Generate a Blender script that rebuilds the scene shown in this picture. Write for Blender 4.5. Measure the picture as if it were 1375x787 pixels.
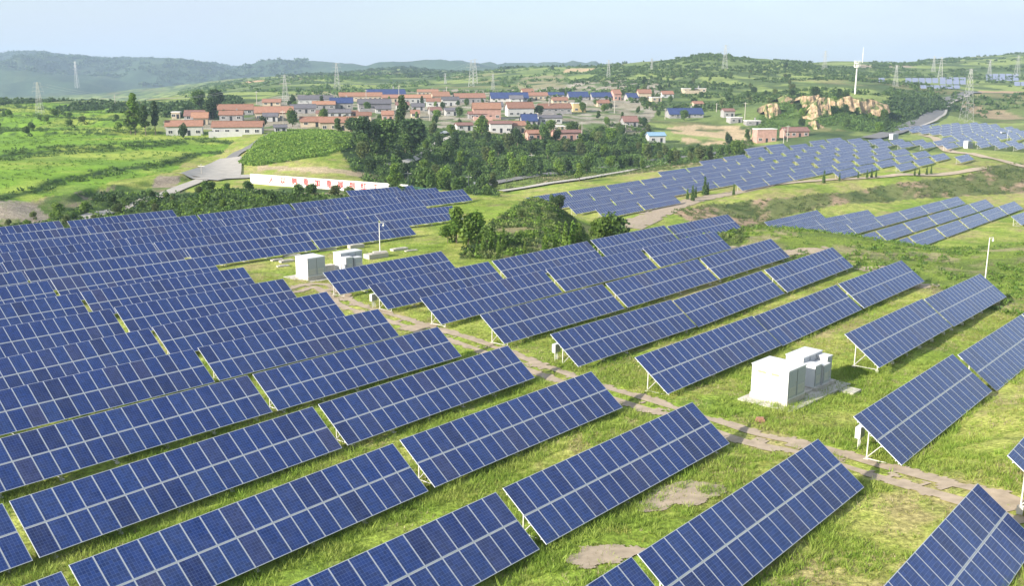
import bpy, bmesh, math, random
import numpy as np
from mathutils import Vector, Matrix
from mathutils.bvhtree import BVHTree
R_=math.radians
random.seed(7); rng=np.random.RandomState(11)
for o in list(bpy.data.objects): bpy.data.objects.remove(o)
scene=bpy.context.scene; COL=scene.collection
# ------------------------------------------------------------ camera, sky, sun, exposure
CAMZ=24.0                      # the drone hovers 24 m above the datum
PITCH=R_(12.84); FPX=1288.0    # focal length in pixels of a 1375 px wide frame
cam_d=bpy.data.cameras.new('camera'); cam=bpy.data.objects.new('camera',cam_d); COL.objects.link(cam)
cam.location=(0,0,CAMZ); cam.rotation_euler=(R_(90)-PITCH,0,0)
cam_d.sensor_width=36; cam_d.lens=36*FPX/1375; cam_d.clip_start=1; cam_d.clip_end=30000
scene.camera=cam
SUN_AZ=R_(-146); SUN_EL=R_(24)
w=bpy.data.worlds.new('World'); scene.world=w; w.use_nodes=True
nt=w.node_tree; bg=nt.nodes['Background']
sky=nt.nodes.new('ShaderNodeTexSky'); sky.sky_type='NISHITA'; sky.sun_disc=False
sky.sun_elevation=SUN_EL; sky.sun_rotation=math.pi/2-SUN_AZ
sky.air_density=1.0; sky.dust_density=1.6; sky.ozone_density=1.3; sky.altitude=300
# thin summer cloud veil over the clear sky
tcs=nt.nodes.new('ShaderNodeTexCoord'); mps=nt.nodes.new('ShaderNodeMapping'); mps.inputs['Scale'].default_value=(1.2,1.2,5.0); nzs=nt.nodes.new('ShaderNodeTexNoise'); nzs.inputs['Scale'].default_value=2.2; nzs.inputs['Detail'].default_value=6; nzs.inputs['Roughness'].default_value=.55
nt.links.new(tcs.outputs['Generated'],mps.inputs[0]); nt.links.new(mps.outputs[0],nzs.inputs['Vector'])
mrs=nt.nodes.new('ShaderNodeMapRange'); mrs.inputs[1].default_value=.35; mrs.inputs[2].default_value=.68; mrs.inputs[3].default_value=.50; mrs.inputs[4].default_value=.92; nt.links.new(nzs.outputs[0],mrs.inputs[0])
mxs=nt.nodes.new('ShaderNodeMix'); mxs.data_type='RGBA'; nt.links.new(mrs.outputs[0],mxs.inputs['Factor']); nt.links.new(sky.outputs[0],mxs.inputs['A']); mxs.inputs['B'].default_value=(3.3,3.68,4.25,1)
nt.links.new(mxs.outputs['Result'],bg.inputs[0]); bg.inputs[1].default_value=0.09
sl=bpy.data.lights.new('sun','SUN'); sl.energy=3.9; sl.angle=R_(0.9); sl.color=(1.0,0.92,0.80)
so=bpy.data.objects.new('sun',sl); COL.objects.link(so)
sdir=Vector((math.cos(SUN_EL)*math.cos(SUN_AZ),math.cos(SUN_EL)*math.sin(SUN_AZ),math.sin(SUN_EL)))
so.rotation_euler=sdir.to_track_quat('Z','Y').to_euler(); so.location=sdir*50+Vector((0,0,60))
vs=scene.view_settings; vs.view_transform='Standard'; vs.look='None'; vs.gamma=1; vs.use_curve_mapping=False
vs.exposure=1.3
scene.cycles.volume_bounces=0; scene.cycles.max_bounces=5; scene.cycles.diffuse_bounces=2; scene.cycles.transparent_max_bounces=6

# ------------------------------------------------------------ helpers
def link(o,parent=None):
    COL.objects.link(o)
    if parent: o.parent=parent
    return o
def tag(o,label=None,cat=None,group=None,kind=None):
    if label: o['label']=label
    if cat: o['category']=cat
    if group: o['group']=group
    if kind: o['kind']=kind
    return o
def empty(name,loc,rz=0,label=None,cat=None,group=None):
    o=bpy.data.objects.new(name,None); o.location=loc; o.rotation_euler=(0,0,rz); o.empty_display_size=.3
    link(o); return tag(o,label,cat,group)
class MB:
    def __init__(s): s.v=[]; s.f=[]; s.m=[]
    def quad(s,pts,m=0):
        b=len(s.v); s.v+= [tuple(p) for p in pts]; s.f.append(tuple(range(b,b+len(pts)))); s.m.append(m)
    def box(s,x0,y0,z0,x1,y1,z1,m=0,M=None):
        b=len(s.v); c=[(x0,y0,z0),(x1,y0,z0),(x1,y1,z0),(x0,y1,z0),(x0,y0,z1),(x1,y0,z1),(x1,y1,z1),(x0,y1,z1)]
        if M is not None: c=[tuple(M@Vector(p)) for p in c]
        s.v+=c
        for q in ((0,3,2,1),(4,5,6,7),(0,1,5,4),(1,2,6,5),(2,3,7,6),(3,0,4,7)): s.f.append(tuple(b+i for i in q)); s.m.append(m)
    def bar(s,a,b_,r,n=4,m=0,r2=None,cap=True):
        a=Vector(a); b_=Vector(b_); d=(b_-a).normalized(); r2=r if r2 is None else r2
        t=d.orthogonal().normalized() if abs(d.z)<.95 else Vector((1,0,0)); t=(t-d*t.dot(d)).normalized(); q=d.cross(t)
        base=len(s.v); ph=math.pi/n
        for P,rr in ((a,r),(b_,r2)):
            for i in range(n):
                A=2*math.pi*i/n+ph; s.v.append(tuple(P+t*(rr*math.cos(A))+q*(rr*math.sin(A))))
        for i in range(n):
            j=(i+1)%n; s.f.append((base+i,base+j,base+n+j,base+n+i)); s.m.append(m)
        if cap: s.f.append(tuple(base+i for i in range(n))[::-1]); s.m.append(m); s.f.append(tuple(base+n+i for i in range(n))); s.m.append(m)
    def mesh(s,name,mats):
        me=bpy.data.meshes.new(name); me.from_pydata(s.v,[],s.f)
        for q in (mats if isinstance(mats,(list,tuple)) else [mats]): me.materials.append(q)
        if any(s.m): me.polygons.foreach_set('material_index',s.m)
        me.update(); return me
    def build(s,name,mats,parent=None,loc=None):
        o=bpy.data.objects.new(name,s.mesh(name,mats)); link(o,parent)
        if loc is not None: o.location=loc
        return o
def np_mesh(name,V,F,mat,smooth=False):
    """V (n,3), F (m,k) arrays -> mesh"""
    me=bpy.data.meshes.new(name); k=F.shape[1]
    me.vertices.add(len(V)); me.vertices.foreach_set('co',np.ascontiguousarray(V,dtype=np.float32).ravel())
    me.loops.add(F.size); me.loops.foreach_set('vertex_index',np.ascontiguousarray(F,dtype=np.int32).ravel())
    me.polygons.add(len(F)); me.polygons.foreach_set('loop_start',np.arange(0,F.size,k,dtype=np.int32))
    try: me.polygons.foreach_set('loop_total',np.full(len(F),k,dtype=np.int32))
    except Exception: pass
    if smooth: me.polygons.foreach_set('use_smooth',np.ones(len(F),dtype=bool))
    me.materials.append(mat); me.update(calc_edges=True); return me
def put(name,me,parent=None,loc=(0,0,0),rot=(0,0,0),sc=(1,1,1)):
    o=bpy.data.objects.new(name,me); link(o,parent); o.location=loc; o.rotation_euler=rot; o.scale=sc; return o
def vcol(me,arr,name='ground_colour'):
    a=me.color_attributes.new(name,'FLOAT_COLOR','POINT'); c=np.ones((len(arr),4),np.float32); c[:,:3]=arr; a.data.foreach_set('color',c.ravel())

# value noise
def _hash(i,j,s):
    n=(i*374761393+j*668265263+s*1442695041)&0xffffffff
    n=((n^(n>>13))*1274126177)&0xffffffff
    return ((n^(n>>16))&0xffff)/65535.0
def vnoise(x,y,sc,seed=0):
    x=np.asarray(x,float)/sc; y=np.asarray(y,float)/sc; i=np.floor(x).astype(np.int64); j=np.floor(y).astype(np.int64)
    fx=x-i; fy=y-j; fx=fx*fx*(3-2*fx); fy=fy*fy*(3-2*fy)
    return (_hash(i,j,seed)*(1-fx)+_hash(i+1,j,seed)*fx)*(1-fy)+(_hash(i,j+1,seed)*(1-fx)+_hash(i+1,j+1,seed)*fx)*fy
def fbm(x,y,sc,o=4,seed=0):
    r=0; a=1; t=0
    for k in range(o): r=r+a*vnoise(x,y,sc/2**k,seed+k*17); t+=a; a*=.55
    return r/t
def sm(a,b,x): t=np.clip((x-a)/(b-a),0,1); return t*t*(3-2*t)

# ------------------------------------------------------------ materials
def mat(name,col,rough=.7,metal=0,noise=0,nscale=5,bump=0,spec=.5,coat=0,objrand=0,coord='Object',dark=.6):
    m=bpy.data.materials.new(name); m.use_nodes=True; t=m.node_tree; b=t.nodes['Principled BSDF']
    b.inputs['Roughness'].default_value=rough; b.inputs['Metallic'].default_value=metal
    b.inputs['Specular IOR Level'].default_value=spec; b.inputs['Coat Weight'].default_value=coat
    b.inputs['Base Color'].default_value=(*col,1)
    src=None
    if noise or bump:
        tc=t.nodes.new('ShaderNodeTexCoord'); n=t.nodes.new('ShaderNodeTexNoise'); n.inputs['Scale'].default_value=nscale; n.inputs['Detail'].default_value=5
        t.links.new(tc.outputs[coord],n.inputs['Vector'])
        if noise:
            r=t.nodes.new('ShaderNodeMapRange'); r.inputs[1].default_value=.25; r.inputs[2].default_value=.75; r.inputs[3].default_value=1-noise; r.inputs[4].default_value=1+noise
            t.links.new(n.outputs[0],r.inputs[0]); src=r.outputs[0]
        if bump:
            bp=t.nodes.new('ShaderNodeBump'); bp.inputs['Strength'].default_value=bump; bp.inputs['Distance'].default_value=.05
            t.links.new(n.outputs[0],bp.inputs['Height']); t.links.new(bp.outputs[0],b.inputs['Normal'])
    if objrand:
        oi=t.nodes.new('ShaderNodeObjectInfo'); r=t.nodes.new('ShaderNodeMapRange'); r.inputs[3].default_value=1-objrand; r.inputs[4].default_value=1+objrand
        t.links.new(oi.outputs['Random'],r.inputs[0])
        if src:
            mu=t.nodes.new('ShaderNodeMath'); mu.operation='MULTIPLY'; t.links.new(src,mu.inputs[0]); t.links.new(r.outputs[0],mu.inputs[1]); src=mu.outputs[0]
        else: src=r.outputs[0]
    if src:
        mx=t.nodes.new('ShaderNodeVectorMath'); mx.operation='SCALE'; mx.inputs[0].default_value=col
        t.links.new(src,mx.inputs['Scale']); t.links.new(mx.outputs[0],b.inputs['Base Color'])
    return m
def leaf_mat(name,col,col2,rand=.25,trans=.38):
    m=bpy.data.materials.new(name); m.use_nodes=True; t=m.node_tree; b=t.nodes['Principled BSDF']
    b.inputs['Roughness'].default_value=.6; b.inputs['Specular IOR Level'].default_value=.25
    tc=t.nodes.new('ShaderNodeNewGeometry'); n=t.nodes.new('ShaderNodeTexNoise'); n.inputs['Scale'].default_value=.45; n.inputs['Detail'].default_value=4
    t.links.new(tc.outputs['Position'],n.inputs['Vector'])
    rp=t.nodes.new('ShaderNodeMapRange'); rp.inputs[1].default_value=.35; rp.inputs[2].default_value=.65; t.links.new(n.outputs[0],rp.inputs[0])
    mix=t.nodes.new('ShaderNodeMix'); mix.data_type='RGBA'; mix.inputs['A'].default_value=(*col,1); mix.inputs['B'].default_value=(*col2,1)
    t.links.new(rp.outputs[0],mix.inputs['Factor'])
    ri=t.nodes.new('ShaderNodeMapRange'); ri.inputs[3].default_value=1-rand; ri.inputs[4].default_value=1+rand; t.links.new(tc.outputs['Random Per Island'],ri.inputs[0])
    oi=t.nodes.new('ShaderNodeObjectInfo'); ro=t.nodes.new('ShaderNodeMapRange'); ro.inputs[3].default_value=.75; ro.inputs[4].default_value=1.25; t.links.new(oi.outputs['Random'],ro.inputs[0])
    mu=t.nodes.new('ShaderNodeMath'); mu.operation='MULTIPLY'; t.links.new(ri.outputs[0],mu.inputs[0]); t.links.new(ro.outputs[0],mu.inputs[1])
    sc=t.nodes.new('ShaderNodeVectorMath'); sc.operation='SCALE'; t.links.new(mix.outputs['Result'],sc.inputs[0]); t.links.new(mu.outputs[0],sc.inputs['Scale'])
    t.links.new(sc.outputs[0],b.inputs['Base Color'])
    tl=t.nodes.new('ShaderNodeBsdfTranslucent'); t.links.new(sc.outputs[0],tl.inputs['Color'])
    ms=t.nodes.new('ShaderNodeMixShader'); ms.inputs[0].default_value=trans
    t.links.new(b.outputs[0],ms.inputs[1]); t.links.new(tl.outputs[0],ms.inputs[2]); t.links.new(ms.outputs[0],t.nodes['Material Output'].inputs[0])
    return m
M={}
M['frame']=mat('anodised_frame',(.55,.58,.64),.45,.0,noise=.08,nscale=3)
M['steel']=mat('galvanised_steel',(.62,.61,.56),.45,.25,noise=.15,nscale=4)
M['concrete']=mat('concrete',(.50,.47,.41),.9,noise=.18,nscale=3,bump=.3)
M['cabinet']=mat('cabinet_paint',(.62,.63,.64),.4,noise=.05,nscale=2)
M['louvre']=mat('cabinet_louvre',(.40,.43,.46),.5,noise=.08,nscale=6)
M['seam']=mat('door_seam',(.16,.17,.18),.6)
M['dark']=mat('dark_opening',(.03,.035,.04),.4)
M['bark']=mat('bark',(.14,.11,.08),.9,noise=.3,nscale=6,bump=.4)
M['white']=mat('white_paint',(.74,.73,.70),.5,noise=.06,nscale=4)
M['rail']=mat('weathered_alloy',(.50,.50,.48),.5,.3,noise=.15,nscale=5)
def panel_material(name,single):
    m=bpy.data.materials.new(name); m.use_nodes=True; t=m.node_tree; b=t.nodes['Principled BSDF']; N=t.nodes.new; L=t.links.new
    b.inputs['Roughness'].default_value=.22; b.inputs['Specular IOR Level'].default_value=.5
    b.inputs['Coat Weight'].default_value=.0
    tc=N('ShaderNodeTexCoord'); sep=N('ShaderNodeSeparateXYZ'); L(tc.outputs['Object'],sep.inputs[0])
    def math_(op,a,bb,c=None):
        q=N('ShaderNodeMath'); q.operation=op
        for i,vv in enumerate((a,bb,c)):
            if vv is None: continue
            if isinstance(vv,(int,float)): q.inputs[i].default_value=vv
            else: L(vv,q.inputs[i])
        return q.outputs[0]
    # cell lines every 0.156 m
    ux=math_('DIVIDE',sep.outputs[0],.1567); uy=math_('DIVIDE',sep.outputs[1],.1605)
    fx=math_('FRACT',ux,None); fy=math_('FRACT',uy,None)
    lx=math_('LESS_THAN',fx,.085); ly=math_('LESS_THAN',fy,.085); ln=math_('MAXIMUM',lx,ly)
    wn=N('ShaderNodeTexWhiteNoise'); wn.noise_dimensions='3D'
    cx_=N('ShaderNodeCombineXYZ'); L(math_('FLOOR',ux,None),cx_.inputs[0]); L(math_('FLOOR',uy,None),cx_.inputs[1])
    oi=N('ShaderNodeObjectInfo'); L(oi.outputs['Random'],cx_.inputs[2]); L(cx_.outputs[0],wn.inputs['Vector'])
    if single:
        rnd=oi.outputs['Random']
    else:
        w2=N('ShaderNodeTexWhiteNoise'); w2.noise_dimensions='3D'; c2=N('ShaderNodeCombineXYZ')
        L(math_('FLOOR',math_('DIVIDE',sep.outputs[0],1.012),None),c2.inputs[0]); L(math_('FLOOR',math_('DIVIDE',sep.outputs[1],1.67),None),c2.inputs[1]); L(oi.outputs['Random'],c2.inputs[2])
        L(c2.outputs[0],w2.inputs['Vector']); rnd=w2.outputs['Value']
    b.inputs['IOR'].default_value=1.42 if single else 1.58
    cr=N('ShaderNodeValToRGB'); e=cr.color_ramp.elements
    e[0].position=0; e[0].color=(.011,.026,.115,1); e[1].position=1; e[1].color=(.036,.046,.140,1)
    for p_,c_ in ((.18,(.011,.034,.160)),(.5,(.012,.041,.182)),(.8,(.017,.048,.186)),(.93,(.024,.044,.158))):
        q=e.new(p_); q.color=(*c_,1)
    L(rnd,cr.inputs[0])
    ms=N('ShaderNodeMapRange'); ms.inputs[3].default_value=.78; ms.inputs[4].default_value=1.22; L(wn.outputs['Value'],ms.inputs[0])
    sc=N('ShaderNodeVectorMath'); sc.operation='SCALE'; L(cr.outputs[0],sc.inputs[0]); L(ms.outputs[0],sc.inputs['Scale'])
    mx=N('ShaderNodeMix'); mx.data_type='RGBA'; L(math_('MULTIPLY',ln,.36),mx.inputs['Factor']); L(sc.outputs[0],mx.inputs['A']); mx.inputs['B'].default_value=(.22,.30,.52,1)
    # thin dust film; stronger on arrays, painting in the pale sky reflection
    n=N('ShaderNodeTexNoise'); n.inputs['Scale'].default_value=1.3; n.inputs['Detail'].default_value=4; ge=N('ShaderNodeNewGeometry'); L(ge.outputs['Position'],n.inputs['Vector'])
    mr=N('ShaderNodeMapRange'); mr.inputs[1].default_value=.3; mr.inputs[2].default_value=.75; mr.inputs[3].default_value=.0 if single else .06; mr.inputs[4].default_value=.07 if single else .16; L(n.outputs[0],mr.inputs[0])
    mx2=N('ShaderNodeMix'); mx2.data_type='RGBA'; L(mr.outputs[0],mx2.inputs['Factor']); L(mx.outputs['Result'],mx2.inputs['A']); mx2.inputs['B'].default_value=(.30,.32,.40,1)
    L(mx2.outputs['Result'],b.inputs['Base Color'])
    rr=N('ShaderNodeMapRange'); rr.inputs[3].default_value=.12; rr.inputs[4].default_value=.32; L(n.outputs[0],rr.inputs[0]); L(rr.outputs[0],b.inputs['Roughness'])
    return m
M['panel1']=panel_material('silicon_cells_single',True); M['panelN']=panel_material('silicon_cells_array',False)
# solar tables: field, row, across-row coordinate, start along row, height of high edge, slope, length
TABLES=[('left', '-2', -9.6, 26.85, -17.75, -0.03, 18.2, 1.0),('left', '-1', -18.3, 11.23, -17.83, -0.036, 18.2, 1.0),('left', '-1', -18.3, 29.86, -18.56, -0.036, 18.16, 1.0),('left', '0', -27.3, 13.58, -18.58, -0.0344, 18.2, 1.0),
('left', '0', -27.3, 32.27, -19.18, -0.0344, 18.23, 1.0),('left', '1', -36.3, -2.71, -19.2, -0.0159, 18.2, 1.0),('left', '1', -36.3, 15.79, -19.35, -0.0159, 17.92, 1.0),('left', '1', -36.3, 34.19, -19.59, -0.0288, 18.33, 1.0),
('left', '2', -45.1, -1.26, -19.46, -0.0137, 18.2, 1.0),('left', '2', -45.1, 17.23, -19.7, -0.0137, 18.08, 1.0),('left', '2', -45.1, 35.74, -19.92, -0.0147, 18.32, 1.0),('left', '3', -53.6, 18.38, -19.6, -0.0207, 18.2, 1.0),
('left', '3', -53.6, 36.99, -20.01, -0.0207, 18.22, 1.0),('left', '3', -53.6, -0.27, -19.21, -0.0207, 18.2, 1.0),('left', '4', -62.2, 19.68, -19.55, -0.025, 18.2, 1.0),('left', '4', -62.2, 38.26, -19.99, -0.025, 18.24, 1.0),
('left', '5', -70.9, 21.19, -19.98, -0.0109, 18.2, 1.0),('left', '5', -70.9, 39.66, -20.15, -0.0109, 18.22, 1.0),('left', '6', -79.5, 22.48, -19.73, -0.0223, 18.2, 1.0),('left', '6', -79.5, 41.04, -20.08, -0.0223, 18.25, 1.0),
('left', '7', -88.1, 23.75, -19.79, -0.0221, 18.2, 1.0),('left', '7', -88.1, 42.3, -20.15, -0.0221, 18.25, 1.0),('left', '8', -96.7, 25.03, -20.14, -0.0119, 18.2, 1.0),('left', '8', -96.7, 43.55, -20.33, -0.0119, 18.35, 1.0),
('left', '9', -104.9, 26.09, -20.36, -0.0152, 18.2, 1.0),('left', '9', -104.9, 44.53, -20.64, -0.0152, 18.5, 1.0),('left', '9', -104.9, 63.92, -20.95, -0.0135, 18.41, 1.0),('left', '9', -104.9, 82.65, -21.21, -0.0193, 18.5, 1.0),
('left', '10', -113.2, 27.3, -20.65, -0.0132, 18.2, 1.0),('left', '10', -113.2, 45.75, -20.87, -0.0132, 18.5, 1.0),('left', '10', -113.2, 64.59, -21.12, -0.0186, 18.5, 1.0),('left', '10', -113.2, 83.83, -21.49, -0.0118, 18.5, 1.0),
('left', '10', -113.2, 102.75, -21.71, -0.0256, 18.0, 1.0),('left', '11', -121.6, 46.97, -21.27, -0.0156, 18.2, 1.0),('left', '11', -121.6, 65.38, -21.56, -0.0156, 18.5, 1.0),('left', '11', -121.6, 84.89, -21.87, -0.0082, 18.38, 1.0),
('left', '11', -121.6, 103.59, -22.03, 0.0076, 17.8, 1.0),('left', '11', -121.6, 28.32, -20.98, -0.0156, 18.2, 1.0),('left', '12', -130.4, 48.43, -21.76, -0.0108, 18.2, 1.0),('left', '12', -130.4, 66.91, -21.96, -0.0108, 18.5, 1.0),
('left', '12', -130.4, 86.2, -22.17, -0.0019, 18.31, 1.0),('left', '12', -130.4, 105.0, -22.22, -0.0061, 18.42, 1.0),('left', '12', -130.4, 123.9, -22.35, -0.0092, 18.42, 1.0),('left', '12', -130.4, 29.78, -21.56, -0.0108, 18.2, 1.0),
('left', '13', -138.8, 49.97, -21.65, -0.0197, 18.2, 1.0),('left', '13', -138.8, 68.51, -22.02, -0.0197, 18.42, 1.0),('left', '13', -138.8, 87.34, -22.38, -0.0037, 18.29, 1.0),('left', '13', -138.8, 106.12, -22.45, -0.0067, 18.5, 1.0),
('left', '13', -138.8, 125.2, -22.57, -0.0178, 18.05, 1.0),('left', '14', -147.0, 50.36, -21.81, -0.0084, 18.2, 1.0),('left', '14', -147.0, 69.71, -22.17, -0.0084, 18.05, 1.0),('left', '14', -147.0, 126.01, -22.61, -0.0282, 18.42, 1.0),
('right', '-2', -8.83, 46.61, -17.23, -0.03, 19.84, 1.09),('right', '-1', -18.06, 52.5, -19.16, -0.0401, 19.82, 1.088),('right', '-1', -18.06, 73.74, -20.33, -0.0421, 20.13, 1.088),('right', '-1', -18.06, 94.2, -21.19, -0.0421, 19.8, 1.088),
('right', '0', -26.01, 72.15, -19.79, -0.0346, 19.43, 1.075),('right', '0', -26.01, 92.18, -20.61, -0.0364, 19.89, 1.075),('right', '1', -35.46, 56.74, -19.92, -0.0318, 18.96, 1.065),('right', '1', -35.46, 76.0, -20.64, -0.0184, 18.96, 1.065),
('right', '1', -35.46, 95.51, -20.99, -0.0236, 19.7, 1.065),('right', '2', -44.52, 58.59, -20.16, -0.0317, 18.78, 1.055),('right', '2', -44.52, 77.79, -20.89, -0.006, 19.02, 1.055),('right', '2', -44.52, 97.54, -21.01, -0.0076, 19.52, 1.055),
('right', '3', -53.25, 60.08, -20.26, -0.0223, 18.65, 1.04),('right', '3', -53.25, 79.34, -20.7, -0.0139, 19.0, 1.04),('right', '3', -53.25, 98.87, -20.97, -0.0093, 19.24, 1.04),('right', '4', -61.89, 61.48, -20.31, -0.0126, 18.58, 1.028),
('right', '4', -61.89, 80.59, -20.55, -0.0192, 18.88, 1.028),('right', '4', -61.89, 100.16, -20.9, -0.0135, 18.67, 1.028),('right', '5', -70.03, 62.43, -20.37, -0.0177, 18.1, 1.015),('right', '5', -70.03, 81.18, -20.7, -0.0113, 18.77, 1.015),
('right', '5', -70.03, 100.69, -20.86, -0.0155, 18.37, 1.015),('right', '5', -70.03, 119.84, -21.37, -0.0182, 18.78, 1.015),('right', '6', -78.83, 63.96, -20.47, -0.0145, 18.12, 1.008),('terrace', '0', -101.0, 219.62, -35.37, -0.0159, 18.2, 1.0),
('terrace', '0', -101.0, 234.11, -35.6, -0.0159, 18.2, 1.0),('terrace', '1', -92.0, 210.92, -34.49, -0.0366, 18.2, 1.0),('terrace', '1', -92.0, 229.27, -35.16, -0.0366, 18.2, 1.0),('terrace', '1', -92.0, 247.62, -35.83, -0.0366, 18.2, 1.0),
('terrace', '2', -83.0, 207.41, -34.46, -0.0243, 18.2, 1.0),('terrace', '2', -83.0, 226.11, -34.92, -0.0243, 18.2, 1.0),('terrace', '2', -83.0, 244.81, -35.37, -0.0243, 18.2, 1.0),('terrace', '2', -83.0, 263.51, -35.83, -0.0243, 18.2, 1.0),
('terrace', '2', -83.0, 282.22, -36.28, -0.0243, 18.2, 1.0),('terrace', '2', -83.0, 300.92, -36.74, -0.0243, 18.2, 1.0),('terrace', '3', -74.0, 201.16, -34.51, -0.0215, 18.2, 1.0),('terrace', '3', -74.0, 220.43, -34.92, -0.0215, 18.2, 1.0),
('terrace', '3', -74.0, 239.7, -35.33, -0.0215, 18.2, 1.0),('terrace', '3', -74.0, 258.96, -35.75, -0.0215, 18.2, 1.0),('terrace', '3', -74.0, 278.23, -36.16, -0.0215, 18.2, 1.0),('terrace', '3', -74.0, 297.5, -36.58, -0.0215, 18.2, 1.0),
('terrace', '4', -65.0, 195.6, -34.23, -0.0181, 18.2, 1.0),('terrace', '4', -65.0, 214.96, -34.58, -0.0181, 18.2, 1.0),('terrace', '4', -65.0, 234.32, -34.93, -0.0181, 18.2, 1.0),('terrace', '4', -65.0, 253.68, -35.28, -0.0181, 18.2, 1.0),
('terrace', '4', -65.0, 273.05, -35.63, -0.0181, 18.2, 1.0),('terrace', '4', -65.0, 292.41, -35.98, -0.0181, 18.2, 1.0),('terrace', '5', -56.0, 265.56, -34.92, -0.0373, 18.2, 1.0),('valley', '0', -104.5, 392.08, -30.7, 0.0, 18.2, 1.0),
('valley', '1', -113.3, 350.33, -31.45, 0.0, 18.2, 1.0),('valley', '1', -113.3, 370.93, -31.08, 0.0, 18.2, 1.0),('valley', '1', -113.3, 391.53, -30.71, 0.0, 18.2, 1.0),('valley', '2', -122.5, 317.67, -32.0, 0.0, 18.2, 1.0),
('valley', '2', -122.5, 336.62, -31.7, 0.0, 18.2, 1.0),('valley', '2', -122.5, 357.22, -31.33, 0.0, 18.2, 1.0),('valley', '2', -122.5, 377.82, -30.96, 0.0, 18.2, 1.0),('valley', '2', -122.5, 398.42, -30.59, 0.0, 18.2, 1.0),
('valley', '3', -132.3, 192.02, -32.0, 0.0, 18.2, 1.0),('valley', '3', -132.3, 210.97, -32.0, 0.0, 18.2, 1.0),('valley', '3', -132.3, 265.63, -32.0, 0.0, 18.2, 1.0),('valley', '3', -132.3, 284.58, -32.0, 0.0, 18.2, 1.0),
('valley', '3', -132.3, 303.53, -32.0, 0.0, 18.2, 1.0),('valley', '3', -132.3, 322.48, -31.96, 0.0, 18.2, 1.0),('valley', '3', -132.3, 341.43, -31.61, 0.0, 18.2, 1.0),('valley', '3', -132.3, 362.03, -31.24, 0.0, 18.2, 1.0),
('valley', '3', -132.3, 382.63, -30.87, 0.0, 18.2, 1.0),('valley', '3', -132.3, 403.23, -30.5, 0.0, 18.2, 1.0),('valley', '4', -141.8, 193.63, -32.0, 0.0, 18.2, 1.0),('valley', '4', -141.8, 212.58, -32.0, 0.0, 18.2, 1.0),
('valley', '4', -141.8, 231.53, -32.0, 0.0, 18.2, 1.0),('valley', '4', -141.8, 250.48, -32.0, 0.0, 18.2, 1.0),('valley', '4', -141.8, 269.43, -32.0, 0.0, 18.2, 1.0),('valley', '4', -141.8, 288.38, -32.0, 0.0, 18.2, 1.0),
('valley', '4', -141.8, 307.33, -32.0, 0.0, 18.2, 1.0),('valley', '4', -141.8, 326.28, -31.89, 0.0, 18.2, 1.0),('valley', '4', -141.8, 346.88, -31.52, 0.0, 18.2, 1.0),('valley', '4', -141.8, 367.48, -31.15, 0.0, 18.2, 1.0),
('valley', '4', -141.8, 388.08, -30.77, 0.0, 18.2, 1.0),('valley', '4', -141.8, 408.68, -30.4, 0.0, 18.2, 1.0),('valley', '5', -151.0, 197.4, -32.0, 0.0, 18.2, 1.0),('valley', '5', -151.0, 216.35, -32.0, 0.0, 18.2, 1.0),
('valley', '5', -151.0, 235.3, -32.0, 0.0, 18.2, 1.0),('valley', '5', -151.0, 254.25, -32.0, 0.0, 18.2, 1.0),('valley', '5', -151.0, 273.2, -32.0, 0.0, 18.2, 1.0),('valley', '5', -151.0, 292.15, -32.0, 0.0, 18.2, 1.0),
('valley', '5', -151.0, 311.1, -32.0, 0.0, 18.2, 1.0),('valley', '5', -151.0, 330.05, -31.82, 0.0, 18.2, 1.0),('valley', '5', -151.0, 350.65, -31.45, 0.0, 18.2, 1.0),('valley', '5', -151.0, 371.25, -31.08, 0.0, 18.2, 1.0),
('valley', '5', -151.0, 391.85, -30.71, 0.0, 18.2, 1.0),('valley', '5', -151.0, 412.45, -30.34, 0.0, 18.2, 1.0),('valley', '6', -159.2, 198.53, -32.0, 0.0, 18.2, 1.0),('valley', '6', -159.2, 217.48, -32.0, 0.0, 18.2, 1.0),
('valley', '6', -159.2, 236.43, -32.0, 0.0, 18.2, 1.0),('valley', '6', -159.2, 255.38, -32.0, 0.0, 18.2, 1.0),('valley', '6', -159.2, 274.33, -32.0, 0.0, 18.2, 1.0),('valley', '6', -159.2, 293.28, -32.0, 0.0, 18.2, 1.0),
('valley', '6', -159.2, 312.23, -32.0, 0.0, 18.2, 1.0),('valley', '6', -159.2, 331.18, -31.8, 0.0, 18.2, 1.0),('valley', '6', -159.2, 351.78, -31.43, 0.0, 18.2, 1.0),('valley', '6', -159.2, 372.38, -31.06, 0.0, 18.2, 1.0),
('valley', '6', -159.2, 392.98, -30.69, 0.0, 18.2, 1.0),('valley', '6', -159.2, 413.58, -30.32, 0.0, 18.2, 1.0),('valley', '7', -168.0, 280.28, -32.0, 0.0, 18.2, 1.0),('valley', '7', -168.0, 299.23, -32.0, 0.0, 18.2, 1.0),
('valley', '7', -168.0, 318.18, -32.0, 0.0, 18.2, 1.0),('valley', '7', -168.0, 337.13, -31.69, 0.0, 18.2, 1.0),('valley', '7', -168.0, 357.73, -31.32, 0.0, 18.2, 1.0),('valley', '7', -168.0, 378.33, -30.95, 0.0, 18.2, 1.0),
('valley', '7', -168.0, 398.93, -30.58, 0.0, 18.2, 1.0),('valley', '7', -168.0, 419.53, -30.21, 0.0, 18.2, 1.0),('valley', '8', -177.0, 324.91, -31.91, 0.0, 18.2, 1.0),('valley', '8', -177.0, 343.86, -31.57, 0.0, 18.2, 1.0),
('valley', '8', -177.0, 364.46, -31.2, 0.0, 18.2, 1.0),('valley', '8', -177.0, 385.06, -30.83, 0.0, 18.2, 1.0),('valley', '8', -177.0, 405.66, -30.46, 0.0, 18.2, 1.0),('valley', '9', -185.5, 379.25, -30.93, 0.0, 18.2, 1.0),
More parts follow.
